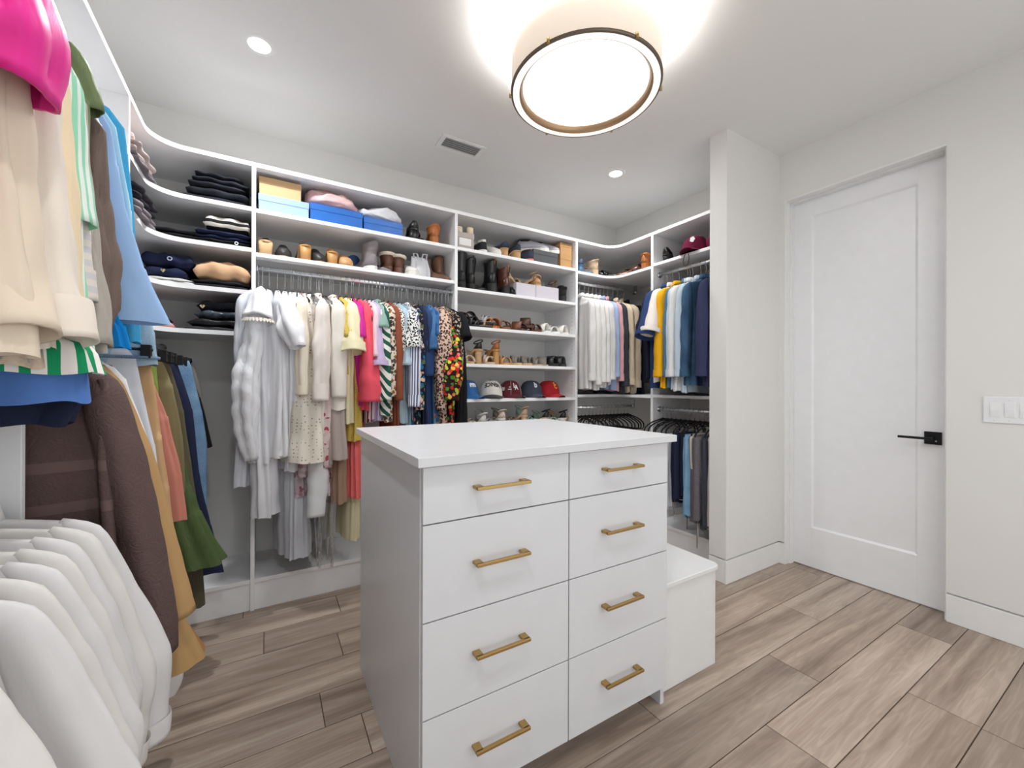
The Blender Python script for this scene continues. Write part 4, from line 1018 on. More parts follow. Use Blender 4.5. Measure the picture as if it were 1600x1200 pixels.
rowF('skirt', 'beige and blue tie dyed skirt beside green striped skirt', 'skirt', 1.145, TIED, [(-.118, .05), (-.15, .08), (-.6, .09), (-.72, .13), (-.835, .140)], [(-.118, .03), (-.4, .06), (-.83, .10)], amp=.01, nf=6)
rowF('blouse', 'olive satin blouse with gathered short sleeve on upper left rail', 'blouse', 1.39, OLIV, top_ + [(-.17, .13), (-.5, .135)], [(-.118, .03), (-.2, .05), (-.5, .06)],
     sleeves=[dict(path=[(.06, 0, -.05), (.105, .01, -.07), (.125, .02, -.12), (.142, .03, -.19)], rad=[(.02, .015), (.035, .035), (.038, .045), (.032, .038)], wr=.15)])
rowF('blouse', 'brown crinkled blouse with long gathered sleeve at left', 'blouse', 1.470, BRSIL, top_ + [(-.2, .14), (-.6, .15)], [(-.118, .03), (-.2, .04), (-.6, .06)],
     sleeves=[dict(path=[(.06, 0, -.15), (.094, .0, -.22), (.135, .0, -.38), (.155, .0, -.54), (.152, .0, -.67), (.148, .0, -.725)], rad=[(.02, .015), (.03, .028), (.036, .036), (.038, .04), (.036, .038), (.022, .024)], wr=.16)])
rowF('blouse', 'white blouse with scattered blue blossoms at left', 'blouse', 1.525, WFLO, [(-.05, .05), (-.08, .085), (-.165, .12), (-.27, .125), (-.5, .13)], [(-.05, .03), (-.2, .05), (-.5, .07)], amp=.006)
rowF('dress', 'powder blue poplin dress flaring to a crisp hem at left', 'dress', 1.625, LBLU, [(-.05, .045), (-.07, .085), (-.123, .111), (-.23, .128), (-.356, .151), (-.52, .194), (-.685, .253)], [(-.05, .03), (-.2, .04), (-.45, .05), (-.685, .09)], amp=.006, nf=4, hemw=.002, seed=41)
rowF('shirt', 'turquoise cotton shirt behind the powder blue dress', 'shirt', 1.70, TURQ, [(-.01, .05), (-.03, .09), (-.08, .124), (-.33, .149), (-.46, .155), (-.62, .16), (-.74, .165)], [(-.01, .03), (-.2, .04), (-.74, .05)], amp=.004)
rowF('dress', 'aqua dress between the powder blue and turquoise garments', 'dress', 1.662, AQUA, [(-.03, .04), (-.05, .085), (-.101, .116), (-.342, .150), (-.5, .16)], [(-.03, .03), (-.2, .03), (-.5, .04)], amp=.004)
rowF('tee_shirt', 'azure blue tee shirt showing below the powder blue dress', 'shirt', 1.58, AZUR, [(-.118, .05), (-.15, .08), (-.6, .10), (-.70, .150), (-.765, .165)], [(-.118, .03), (-.2, .04), (-.75, .06)], amp=.008)
dn = rowF('jacket', 'pale washed denim shirt with dark stitched hem at left', 'jacket', 1.80, DENL, [(-.118, .05), (-.15, .10), (-.4, .13), (-.584, .150), (-.69, .178), (-.805, .192)], [(-.118, .03), (-.2, .05), (-.8, .09)], amp=.006, nf=5, seed=77)
for z, h in ((-.66, .010), (-.785, .010)):
    w_ = .172 if z > -.7 else .1915
    band_mb(z, w_, .085 if z > -.7 else .09, h, grow=.004).build('stitched_seam', STITCH, dn)
rowF('blouse', 'white blouse with dark red leaf near the upper left panel', 'blouse', 1.86, F_('red_leaf_print', 'floral', (232, 226, 222), (150, 40, 44), (232, 226, 222), (232, 226, 222), (110, 120, 80), s=16), [(-.03, .04), (-.05, .08), (-.08, .096), (-.5, .10)], [(-.03, .03), (-.2, .05), (-.5, .05)])

# ---------------------------------------------------------------- left corner, lower rail
COATM = F_('brown_brocade_pile', 'brocade', (76, 60, 58), (112, 92, 88))
COATS = F_('brown_brocade_sleeve', 'brocade', (76, 60, 58), (112, 92, 88), s=0.0)
CAMEL = F_('camel_wool', 'linen', (172, 138, 94))
CAMEL2 = F_('camel_velvet', 'plain', (158, 116, 70), rough=.6)
WDEN = F_('white_denim', 'plain', (224, 222, 220))
TANC2 = F_('tan_canvas', 'plain', (188, 152, 112))
TERRA = F_('terracotta_linen', 'linen', (182, 118, 102), crinkle=.003)
LIME = F_('lime_green', 'plain', (132, 156, 74))
OLV2 = F_('olive_cotton', 'plain', (124, 112, 80))
OLV3 = F_('dark_olive', 'plain', (88, 82, 64))
GGAU = F_('green_gauze', 'linen', (70, 86, 50), crinkle=.006)
NAVT = F_('navy_trouser', 'plain', (34, 40, 64))
JEAN = F_('blue_jeans', 'denim', (76, 112, 148), (138, 170, 198))
GRAYC = F_('warm_grey_cotton', 'plain', (134, 126, 120))
GZ = 1.40
def rowG(kind, label, cat, y, mat, prof, th, **kw):
    inset_sleeves(kw.get('sleeves', ()), .15)
    kw.setdefault('hang', 'slim')
    return garment(kind, label, cat, (ROD_XL, y, GZ), kw.pop('twist', 0.0), mat, prof, th, **kw)
ct = rowG('coat', 'brown brocade pile coat with embossed scrolls on lower left rail', 'coat', 1.485, COATM, [(-.118, .05), (-.128, .08), (-.15, .115), (-.185, .143), (-.37, .147), (-.54, .156), (-.71, .178), (-.89, .205), (-.965, .225)], [(-.118, .04), (-.2, .09), (-.96, .14)],
     sleeves=[dict(path=[(.09, -.02, -.16), (.145, -.03, -.215), (.19, -.03, -.41), (.232, -.02, -.69), (.255, -.01, -.86), (.262, -.005, -.945)], rad=[(.025, .03), (.042, .05), (.047, .058), (.047, .055), (.042, .05), (.036, .044)], wr=.05, mat=COATS)], amp=.010, nf=5, collar=(-.118, .055, .07))
MB().tube([(.150, -.066, -.19), (.153, -.070, -.4), (.166, -.076, -.6), (.190, -.082, -.8), (.205, -.084, -.94)], [.011, .012, .013, .013, .011], 8).build('front_edge', COATM, ct)
rowG('coat', 'camel wool coat with long sleeve beside the brocade coat', 'coat', 1.60, CAMEL, [(-.118, .05), (-.15, .10), (-.19, .13), (-.5, .18), (-.9, .28), (-1.06, .335)], [(-.118, .04), (-.2, .06), (-1.06, .12)], amp=.008, nf=4,
     sleeves=[dict(path=[(.09, 0, -.16), (.125, -.03, -.21), (.185, -.04, -.40), (.245, -.05, -.68), (.29, -.055, -.885)], rad=[(.025, .02), (.036, .036), (.042, .042), (.043, .043), (.042, .042)], wr=.03)])
rowG('dress', 'camel velvet dress with worn hem behind the camel coat', 'dress', 1.64, CAMEL2, [(-.118, .05), (-.15, .10), (-.5, .16), (-.9, .27), (-1.05, .345)], [(-.118, .04), (-.2, .05), (-1.05, .10)], amp=.006, nf=4)
wj = rowG('jacket', 'long white denim jacket with metal button at lower left', 'jacket', 1.72, WDEN, [(-.118, .05), (-.15, .10), (-.185, .125), (-.445, .195), (-.72, .228), (-1.035, .262), (-1.18, .27), (-1.21, .25)], [(-.118, .04), (-.2, .05), (-1.2, .09)], amp=.008, nf=5)
MB().lathe([(.006, 0), (.0065, .002), (.003, .003), (.0005, .0032)], 10).xf(Matrix.Translation((.10, -.033, -.29)) @ Matrix.Rotation(math.pi / 2, 4, 'X')).build('button', BRASS, wj)
rowG('trousers', 'white cotton trousers behind the white denim jacket', 'trousers', 1.78, PGREY, [(-.09, .12), (-.12, .14), (-.4, .185), (-.7, .21)], [(-.09, .03), (-.2, .04), (-.7, .06)], hang='clip', amp=.006)
rowG('trousers', 'tan canvas cargo trousers with flap pocket', 'trousers', 1.85, TANC2, [(-.09, .14), (-.12, .16), (-.378, .189), (-.558, .215), (-.80, .24)], [(-.09, .03), (-.2, .05), (-.8, .08)], hang='clip', amp=.006)
rowG('shirt', 'terracotta linen shirt with rounded shoulder at lower left', 'shirt', 1.945, TERRA, [(-.118, .05), (-.15, .10), (-.202, .152), (-.319, .192), (-.535, .232), (-.705, .245)], [(-.118, .04), (-.2, .06), (-.7, .09)], amp=.009)
rowG('trousers', 'lime green trousers glimpsed between white jacket and olive trousers', 'trousers', 2.03, LIME, [(-.09, .14), (-.134, .145), (-.25, .155), (-.6, .17)], [(-.09, .03), (-.2, .05), (-.6, .05)], hang='clip', amp=.004)
rowG('trousers', 'olive cotton trousers with pleated waist on lower left rail', 'trousers', 2.12, OLV2, [(-.09, .14), (-.112, .15), (-.202, .177), (-.412, .206), (-.70, .225)], [(-.09, .035), (-.2, .05), (-.7, .06)], hang='clip', amp=.006)
gs = rowG('skirt', 'green gauze skirt flaring into a ruffled tier', 'skirt', 2.16, GGAU, [(-.09, .12), (-.12, .14), (-.4, .185), (-.62, .225), (-.66, .245), (-.735, .262), (-.85, .306), (-.955, .35)], [(-.09, .03), (-.2, .05), (-.62, .07), (-.68, .11), (-.955, .20)], hang='clip', amp=.016, nf=12)
rowG('trousers', 'dark olive trousers with long leg behind green skirt', 'trousers', 2.22, OLV3, [(-.09, .14), (-.11, .15), (-.31, .20), (-.528, .228), (-1.16, .28)], [(-.09, .035), (-.2, .05), (-1.16, .05)], hang='clip', amp=.005)
rowG('trousers', 'navy wide leg trousers left of the blue jeans', 'trousers', 2.37, NAVT, [(-.09, .14), (-.12, .16), (-.319, .21), (-.614, .242), (-.857, .282), (-1.085, .33)], [(-.09, .035), (-.2, .06), (-1.08, .07)], hang='clip', amp=.005)
rowG('jeans', 'mid blue jeans with frayed waist on lower left rail', 'jeans', 2.50, JEAN, [(-.09, .185), (-.12, .195), (-.327, .230), (-.484, .248), (-.831, .258), (-1.0, .255)], [(-.09, .035), (-.2, .055), (-1.0, .06)], hang='clip', amp=.004)
rowG('trousers', 'warm grey trousers at the far end of lower left rail', 'trousers', 2.62, GRAYC, [(-.09, .175), (-.12, .19), (-.235, .218), (-.499, .257)], [(-.09, .035), (-.2, .05), (-.5, .06)], hang='clip', amp=.004)
rowG('shorts', 'black shorts between the jeans and warm grey trousers', 'shorts', 2.565, BLK, [(-.09, .16), (-.12, .17), (-.267, .215), (-.52, .268)], [(-.09, .035), (-.2, .05), (-.52, .06)], hang='clip', amp=.004)

# ---------------------------------------------------------------- left run, lower rail: white shirts beside the camera
WS1 = F_('sheer_white', 'plain', (238, 236, 236), trans=.3)
WS2 = F_('white_voile', 'plain', (240, 237, 233), trans=.3)
HZ = .945
hs = [(1.30, 'farthest white voile shirt on lower left rail', .16, .31, .70, WS1), (1.235, 'white voile shirt second from the brocade coat', .165, .28, .72, WS2), (1.17, 'white shirt third from the brocade coat', .16, .27, .72, WS1), (1.10, 'white shirt fourth from the brocade coat', .165, .27, .72, WS2),
      (1.03, 'white shirt fifth from the brocade coat with creased shoulder', .175, .29, .74, WS1), (.96, 'white shirt sixth from the brocade coat', .18, .29, .74, WS2), (.875, 'sheer white blouse near camera on lower left rail', .20, .30, .76, WS1), (.70, 'white blouse with grey lined neck nearest the camera', .215, .31, .78, WS2)]
for i, (y, lab, sw, out, L, m) in enumerate(hs):
    sw += .045; out += .045
    garment('shirt', lab, 'shirt', (ROD_XL - .045, y, HZ), 0, m, [(-.028, .04), (-.034, .07), (-.044, sw * .6), (-.056, sw * .88), (-.078, sw), (-.15, sw + .012), (-.38, sw + .035), (-L + .08, sw + .035)], [(-.03, .02), (-.09, .034), (-L + .08, .10)],
            sleeves=[dict(path=[(sw - .05, 0, -.054), (sw - .005, .0, -.088), (sw + .03, .005, -.21), (sw + (out - .19) * .6, .01, -.41), (out - .055, .01, -.59)], rad=[(.010, .008), (.030, .018), (.040, .030), (.044, .038), (.042, .038)], wr=.07, cuff=.05)], collar=(-.03, .055, .06, .03, .014), amp=.014, nf=8, hang='short')
# ---------------------------------------------------------------- shoes
def foot_hw(q, w=1.0, point=0.0):
    """half width of a foot outline, q from heel 0 to toe 1"""
    k = np.interp(q, [0, .04, .12, .25, .42, .58, .72, .86, .95, 1.0], [.008, .022, .031, .033, .030, .036, .041, .036 - .012 * point, .024 - .012 * point, .004])
    return k * w
def foot_outline(L, w=1.0, point=0.0, n=18):
    qs = 0.5 - 0.5 * np.cos(np.linspace(0, np.pi, n)); o = []
    for q in qs: o.append(((q - .5) * L, float(foot_hw(q, w, point))))
    for q in qs[::-1][1:-1]: o.append(((q - .5) * L, -float(foot_hw(q, w, point))))
    return o[::-1]
def sole_mb(L, w, z0, z1, point=0.0, curve=None, grow=1.0, x0=0, x1=1, n=18):
    """sole slab following a height curve(q)"""
    qs = x0 + (x1 - x0) * (0.5 - 0.5 * np.cos(np.linspace(0, np.pi, n)))
    m = MB(); rings = []
    for q in qs:
        hw = max(float(foot_hw(q, w * grow, point)), .003); c = curve(q) if curve else 0
        x = (q - .5) * L
        rings.append([(x, -hw, z0 + c), (x, hw, z0 + c), (x, hw, z1 + c), (x, -hw, z1 + c)])
    return m.loft(rings, True, True, smooth=False)
def upper_mb(L, w, hfun, zb=.012, point=0.0, curve=None, x0=0.0, x1=1.0, n=20, m=18, puff=1.02):
    qs = x0 + (x1 - x0) * (0.5 - 0.5 * np.cos(np.linspace(0, np.pi, n))); rings = []
    a = np.linspace(0, np.pi, m // 2 + 1)
    for q in qs:
        hw = max(float(foot_hw(q, w * puff, point)), .002); c = zb + (curve(q) if curve else 0); h = max(hfun(q), .004); x = (q - .5) * L
        top = [(x, hw * np.sign(np.cos(t)) * abs(np.cos(t)) ** .7, c + h * np.sin(t) ** .75) for t in a]
        rings.append(top + [(x, -hw * .5, c), (x, hw * .5, c)])
    return MB().loft(rings, True, True)
def strap_mb(x, hw, h, wd=.02, zb=.012, th=.003, tilt=0.0, n=12, lean=0.0):
    """ribbon arched over the foot at length x"""
    rings = []
    for k in range(n + 1):
        t = math.pi * k / n; y = -hw * math.cos(t); z = zb + h * math.sin(t) ** .8
        ny, nz = -math.cos(t), math.sin(t)
        xx = x + tilt * (k / n - .5) + lean * math.sin(t)
        rings.append([(xx - wd / 2, y, z), (xx + wd / 2, y, z), (xx + wd / 2, y + ny * th, z + nz * th), (xx - wd / 2, y + ny * th, z + nz * th)])
    return MB().loft(rings, True, True)
LINING = flat('shoe_lining', (52, 46, 42), .95)
RUBW = flat('white_rubber', (224, 222, 216), .6)
RUBB = flat('black_rubber', (30, 29, 29), .7)
CORK = flat('cork_sole', (196, 160, 118), .8, bump=.3, bscale=260)
WOODH = flat('wood_heel', (186, 138, 82), .5)
def shoe(kind, label, pos, rz, m, sole=None, L=.25, w=1.0, cat='shoe', group=None, name=None, rot=None, m2=None, **k):
    t = thing(name or {'boot': 'ankle_boot', 'tall': 'tall_boot', 'sneaker': 'sneaker', 'mule': 'mule', 'pump': 'pump', 'flat': 'loafer', 'sandal': 'sandal', 'heel': 'heeled_sandal', 'slide': 'slide_sandal', 'flip': 'flip_flop'}[kind], label, cat, pos, rz, group, rot)
    sole = sole or RUBB
    if kind == 'sneaker':
        sole_mb(L, w, 0, .026, grow=1.08, curve=lambda q: .004 * max(0, q - .8) * 5).build('sole', sole, t)
        up = upper_mb(L * .98, w, lambda q: np.interp(q, [0, .05, .2, .4, .55, .8, 1], [.055, .075, .068, .072, .062, .042, .018]), .024).build('upper', m, t)
        MB().lathe([(.001, .0), (.7, .0), (1.0, .006), (1.06, -.012)], 20).xf(Matrix.Translation((-.27 * L, 0, .094)) @ Matrix.Diagonal((.05, .024, 1, 1))).build('collar', m2 or LINING, t)
        for i in range(4):
            x = -.02 + .022 * i; MB().tube([(x, -.019, .089 - .012 * i), (x + .004, 0, .097 - .010 * i), (x, .019, .089 - .012 * i)], .0028, 6).build('lace', k.get('lace', RUBW), up)
    elif kind in ('boot', 'tall'):
        hh = k.get('heel', .03); cur = lambda q: hh * (1 - smooth01(np.array((q - .2) / .45)))
        sh = k.get('h', .15 if kind == 'boot' else .30)
        sole_mb(L, w, 0, .010, grow=1.04, curve=cur, point=k.get('point', 0)).build('sole', sole, t)
        MB().prism([(x, y) for x, y in foot_outline(L, w) if x < -L * .27] or [(0, 0)], 0, hh).build('heel', sole, t)
        up = upper_mb(L * .98, w, lambda q: np.interp(q, [0, .08, .3, .42, .6, .8, 1], [.06, .09, .10, .08, .058, .042, .014]), .009, curve=cur, point=k.get('point', 0)).build('upper', m, t)
        rg = []; z0 = hh + .05
        for q in np.linspace(0, 1, 9):
            z = z0 + (sh - .05) * q; a = np.linspace(0, 2 * np.pi, 20, endpoint=False)
            rx = .052 + .006 * q * k.get('flare', 1) - .004 * math.sin(q * 3.1); ry = .034 + .012 * q * k.get('flare', 1)
            rg.append([(-.27 * L + .012 * (1 - q) + rx * math.cos(s), ry * math.sin(s), z + .010 * q * math.cos(2 * s) * k.get('dip', 1)) for s in a])
        rg += [[(-.27 * L + (p[0] + .27 * L) * .9, p[1] * .9, p[2]) for p in rg[-1]], [(-.27 * L + (p[0] + .27 * L) * .86, p[1] * .86, p[2] - .05) for p in rg[-1]]]
        MB().loft(rg).build('shaft', m, t)
        if k.get('fur'):
            MB().tube([(-.27 * L + .058 * math.cos(s), .046 * math.sin(s), z0 + sh - .05) for s in np.linspace(0, 2 * np.pi, 18, endpoint=False)], .011, 8, closed=True).build('shearling_trim', k['fur'], t)
        if k.get('gore'):
            for s in (-1, 1): MB().prism([(-.27 * L - .018, 0), (-.27 * L + .018, 0), (-.27 * L + .022, .001), (-.27 * L - .022, .001)], z0 + .02, z0 + sh - .07).xf(Matrix.Translation((0, s * .0385, 0))).build('elastic_panel', k['gore'], t)
        if k.get('tab'): MB().tube([(-.27 * L - .052, 0, z0 + sh - .07), (-.27 * L - .058, 0, z0 + sh - .03), (-.27 * L - .05, 0, z0 + sh - .075)], .004, 6).build('pull_tab', k['tab'], t)
    elif kind in ('mule', 'pump', 'flat'):
        hh = k.get('heel', .05 if kind != 'flat' else .016); cur = lambda q: hh * (1 - smooth01(np.array((q - .15) / .5)))
        pt = k.get('point', .6 if kind == 'pump' else 0)
        sole_mb(L, w, 0, .009, grow=1.04, curve=cur, point=pt).build('sole', sole, t)
        hw = k.get('heel_w', .028)
        if hh > .01:
            hm = MB(); rg = []
            for q in (0, .5, 1): 
                s = 1 - k.get('taper', .15) * (1 - q); rg.append([(-.5 * L + .004 + .05 * s * (.5 + .5 * math.cos(a)) * k.get('hl', 1), hw * s * math.sin(a), hh * q + .002 * q) for a in np.linspace(0, 2 * np.pi, 18, endpoint=False)])
            hm.loft(rg, True, True).build('heel', k.get('heel_m', sole), t)
        x0 = .40 if kind == 'mule' else 0.0
        hf = (lambda q: np.interp(q, [.35, .5, .7, .9, 1], [.078, .080, .068, .050, .020])) if kind == 'mule' else (lambda q: np.interp(q, [0, .06, .2, .45, .55, .8, 1], [.045, .056, .040, .030, .038, .034, .012]))
        upper_mb(L * .98, w, hf, .008, curve=cur, x0=x0, point=pt).build('vamp' if kind == 'mule' else 'upper', m, t)
        if kind != 'mule':
            MB().lathe([(.001, .0), (.8, .0), (1.0, .004), (1.05, -.012)], 18).xf(Matrix.Translation((-.20 * L, 0, hh * .75 + .046)) @ Matrix.Diagonal((.065, .023, 1, 1))).build('lining', LINING, t)
    else:
        hh = k.get('heel', 0.0); cur = lambda q: hh * (1 - smooth01(np.array((q - .15) / .5)))
        pf = k.get('plat', .014)
        sole_mb(L, w, 0, pf, curve=cur, grow=1.03).build('sole', sole, t)
        sole_mb(L * .97, w, pf, pf + .003, curve=cur).build('footbed', k.get('bed', m), t)
        if hh > .01:
            MB().loft([[(-.5 * L + .006 + .044 * (.5 + .5 * math.cos(a)), .026 * math.sin(a), hh * q) for a in np.linspace(0, 2 * np.pi, 16, endpoint=False)] for q in (0, 1)], True, True).build('heel', k.get('heel_m', sole), t)
        if kind in ('slide',):
            strap_mb(.055, .041, .060, .075, pf, .005).build('strap', m, t)
        elif kind == 'flip':
            z = pf + .003
            for s in (-1, 1): MB().tube([(.085, 0, z), (.075, s * .008, z + .022), (.03, s * .028, z + .024), (-.005, s * .034, z)], .004, 6).build('strap', m, t)
        else:
            strap_mb(.072, .040, .044, .024, pf, .004, .03).build('strap', m, t)
            strap_mb(.035, .038, .054, .022, pf, .004, -.03).build('strap', m, t)
            if kind == 'heel' or k.get('ankle', 1):
                zc = hh + pf
                upper_mb(L * .98, w, lambda q: np.interp(q, [0, .05, .14, .2], [.040, .050, .030, .006]), pf + .002, curve=cur, x0=0.0, x1=.2, n=8).build('heel_cup', m2 or m, t)
                MB().tube([(-.085 + .034 * math.cos(a), .029 * math.sin(a), zc + .052 - .012 * math.cos(a)) for a in np.linspace(0, 2 * np.pi, 16, endpoint=False)], .0045, 6, closed=True).build('ankle_strap', m2 or m, t)
    return t
def box_with_lid(label, pos, sx, sy, sz, m, rz=0, lidh=.035, name='shoe_box', mlid=None, tab=None):
    """pos is the middle of the base"""
    t = thing(name, label, 'box', pos, rz)
    MB().cbox(-sx / 2 + .002, sx / 2 - .002, -sy / 2 + .002, sy / 2 - .002, 0, sz - .002, .001).build('box_body', m, t)
    ld = MB().cbox(-sx / 2, sx / 2, -sy / 2, sy / 2, sz - lidh, sz, .0015).build('lid', mlid or m, t)
    if tab: MB().box(-sx * .42, sx * .30, -sy / 2 - .0008, -sy / 2 + .001, sz * .16, sz * .62).build('paper_label', tab, t)
    return t
def soft_bag(label, pos, rz, m, sx, sy, sz, seed=0, name='dust_bag', fold=True, rough=.012):
    """slumped cloth bag"""
    t = thing(name, label, 'bag', pos, rz)
    bm = bmesh.new(); bmesh.ops.create_icosphere(bm, subdivisions=4, radius=1)
    for v in bm.verts:
        p = v.co.copy()
        z = p.z; s = abs(z) ** .6 * (1 if z > 0 else -1)
        x = math.copysign(abs(p.x) ** .8, p.x); y = math.copysign(abs(p.y) ** .8, p.y)
        o = Vector((seed * 3.1, seed * 1.7, 0))
        n1 = mnoise.noise(p * 1.4 + o); n2 = mnoise.noise(Vector((p.x * 4, p.y * 4, p.z * 3)) + o); n3 = abs(mnoise.noise(Vector((p.x * 3, p.y * 5, p.z * 2)) + o * 2))
        h = sz * (.5 + .5 * max(-1, s)) * (1 + .35 * n1) * (1 - .45 * max(0, p.x) if fold else 1)
        v.co = (x * sx / 2 * (1 + .12 * n1), y * sy / 2 * (1 + .12 * n2), max(0.0, h + rough * (n2 - 1.5 * n3 + .5) * (1 if s > -.2 else 0)))
    bm.verts.index_update()
    mb = MB().add([v.co[:] for v in bm.verts], [[v.index for v in f.verts] for f in bm.faces], True); bm.free()
    mb.build('cloth', m, t); 
    return t
def folded(label, pos, sx, sy, sz, m, seed=0, rz=0, cat='folded clothes', name='folded_garment', layers=3, plump=.5, tilt=0.0, badge=None, cuffs=None):
    """a garment folded flat: stacked layers that wrap round at the front edge (-y) and slump a little"""
    t = thing(name, label, cat, pos, rz)
    rg = np.random.RandomState(seed + 3)
    n = 24; m_ = MB()
    for k in range(layers):
        z0 = sz * k / layers; h = sz / layers * 1.03
        ex, ey = sx * (1 - .05 * rg.rand()), sy * (1 - .05 * rg.rand()); ox, oy = rg.uniform(-.008, .008), rg.uniform(-.006, .010)
        xs = np.linspace(-1, 1, 18); a = np.linspace(0, 2 * np.pi, n, endpoint=False)
        p1, p2, p3 = rg.uniform(0, 6.28, 3)
        rings = []
        for x in xs:
            e = (1 - abs(x) ** 6) ** .5 if abs(x) < 1 else .08
            sag = -.10 * sz * x * x * plump
            yy = ey / 2 * np.sign(np.cos(a)) * np.abs(np.cos(a)) ** .5 * (.94 + .06 * e)
            zz = z0 + h / 2 + h / 2 * np.sign(np.sin(a)) * np.abs(np.sin(a)) ** .7 * e * (1 + .10 * np.sin(5 * x + p1) + .06 * np.sin(11 * x + p2)) + sag * (k + 1) / layers + .05 * h * np.sin(7 * x + 3 * np.cos(a) + p3)
            yy = yy + .006 * np.sin(8 * x + p2) * (np.cos(a) < 0)
            zz = np.maximum(zz, 0.0005)
            rings.append(np.stack([np.full(n, ox + x * ex / 2), oy + yy, zz], 1))
        m_.loft(rings, True, True)
    m_.build('cloth', m, t)
    if badge:
        bx, bz, r, bmat, ring = badge
        if ring: MB().tube([(bx + r * math.cos(q), -sy / 2 - .004, bz + r * math.sin(q)) for q in np.linspace(0, 2 * np.pi, 18, endpoint=False)], r * .28, 6, closed=True).build('emblem', bmat, t)
        else: MB().add([(bx + dx * r, -sy / 2 - .004 - dy, bz + dz * r) for dx, dz, dy in ((0, -1, 0), (1, .3, 0), (.55, .95, 0), (0, .5, .003), (-.55, .95, 0), (-1, .3, 0))], [(0, 1, 2, 3), (0, 3, 4, 5)]).build('emblem', bmat, t)
    return t

# ---------------------------------------------------------------- long unit: boxes and shoes above the rail
KRAFT = flat('kraft_card', (190, 158, 116), .8); KRAFT2 = flat('kraft_card_dark', (178, 136, 88), .8)
BOXB = flat('pale_blue_card', (142, 168, 204), .55); BOXB2 = flat('royal_blue_card', (18, 92, 172), .45)
BOXG = flat('dark_grey_card', (72, 74, 76), .7); BOXW = flat('white_lilac_card', (206, 200, 208), .6); BOXT = flat('taupe_card', (176, 166, 160), .8)
LAB = flat('paper_label_white', (226, 226, 226), .7)
S2z, S1z = 2.1305, 1.8975
box_with_lid('pale blue shoe box at left end of the top shelf', (.080, 2.765, S2z), .246, .33, .098, BOXB)
box_with_lid('kraft brown shoe box standing on the pale blue box', (.062, 2.770, S2z + .0985), .205, .31, .1, KRAFT)
box_with_lid('royal blue shoe box under the pink cloth bag', (.352, 2.765, S2z), .288, .33, .105, BOXB2)
box_with_lid('royal blue shoe box under the white cloth bag', (.620, 2.765, S2z), .238, .33, .088, BOXB2)
PBAG = F_('pink_flannel', 'plain', (208, 172, 172)); WBAG = F_('white_flannel', 'plain', (210, 210, 214))
soft_bag('pale pink cloth shoe bag lying on the royal blue box', (.335, 2.70, S2z + .106), -.05, PBAG, .29, .2, .095, 2)
soft_bag('white cloth shoe bag lying on the smaller royal blue box', (.615, 2.70, S2z + .089), 0, WBAG, .27, .2, .07, 5, fold=False)
BLKL = flat('black_leather', (26, 26, 28), .35); COGN = flat('cognac_leather', (168, 98, 46), .45); TANL = flat('tan_leather', (192, 146, 98), .5)
BRNL = flat('brown_leather', (92, 58, 44), .35); BRNS = flat('brown_suede', (104, 80, 66), .9); GRYS = flat('grey_suede', (128, 122, 124), .9)
H_, T_ = math.pi / 2, -math.pi / 2     # heel to the room, toe to the room
shoe('pump', 'black leather heel shoe turned away beside the blue boxes', (.812, 2.72, S2z), H_ + .1, BLKL, BLKL, L=.24, heel=.07, heel_w=.032, taper=-.1)
shoe('pump', 'black pointed shoe facing out next to black heel', (.875, 2.72, S2z), T_ - .1, BLKL, BLKL, L=.24, heel=.06)
shoe('boot', 'cognac leather boot heel at right end of top shelf', (.965, 2.73, S2z), H_, COGN, COGN, L=.24, h=.085, heel=.045)
CHAM = flat('clog_leather_black', (36, 34, 36), .5)
def heelblock(): pass
shoe('mule', 'black mule with broad cork heel at left of shoe shelf', (-.008, 2.72, S1z), H_, CHAM, CORK, L=.25, heel=.075, heel_w=.034, heel_m=CORK, hl=.9)
shoe('mule', 'black mule with tan sole facing out', (.078, 2.71, S1z), T_, CHAM, CORK, L=.25, heel=.05, w=1.05)
shoe('mule', 'black woven mule with wooden block heel turned outwards', (.178, 2.72, S1z), H_ + .1, CHAM, WOODH, L=.25, heel=.085, heel_w=.030, heel_m=WOODH)
shoe('mule', 'black woven mule facing out beside wooden heel', (.250, 2.71, S1z), T_ + .12, CHAM, WOODH, L=.25, heel=.06)
shoe('mule', 'tan leather mule with wooden heel turned outwards', (.330, 2.72, S1z), H_, TANL, WOODH, L=.24, heel=.072, heel_w=.030, heel_m=WOODH)
shoe('mule', 'tan leather mule facing out before the grey boots', (.405, 2.71, S1z), T_, TANL, WOODH, L=.24, heel=.045, w=1.15)
shoe('boot', 'blue shoe mostly hidden behind the grey suede boot', (.462, 2.87, S1z), H_ + .1, flat('blue_suede', (60, 92, 140), .8), RUBW, L=.24, h=.09, heel=.02)
shoe('boot', 'grey suede ankle boot standing upright with pale sole', (.520, 2.71, S1z), H_ + .45, GRYS, RUBW, L=.24, h=.155, heel=.02)
shoe('flat', 'grey suede shoe lying flat right of the grey boot', (.596, 2.70, S1z), T_ + .7, GRYS, RUBW, L=.23)
FUR = flat('cream_shearling', (222, 208, 190), 1.0, bump=.6, bscale=160)
shoe('boot', 'brown bootie with shearling trim, left of its pair', (.655, 2.74, S1z), H_ + .1, BRNL, BRNL, L=.22, h=.09, heel=.04, fur=FUR)
shoe('boot', 'brown bootie with shearling trim, right of its pair', (.728, 2.74, S1z), H_, BRNL, BRNL, L=.22, h=.085, heel=.04, fur=FUR)
shoe('sneaker', 'white trainer leaning by the white tote bag', (.802, 2.70, S1z), T_ + .15, RUBW, RUBW, L=.24)
tt = thing('tote_bag', 'white cloth tote bag standing on the shoe shelf', 'bag', (.872, 2.68, S1z), .08)
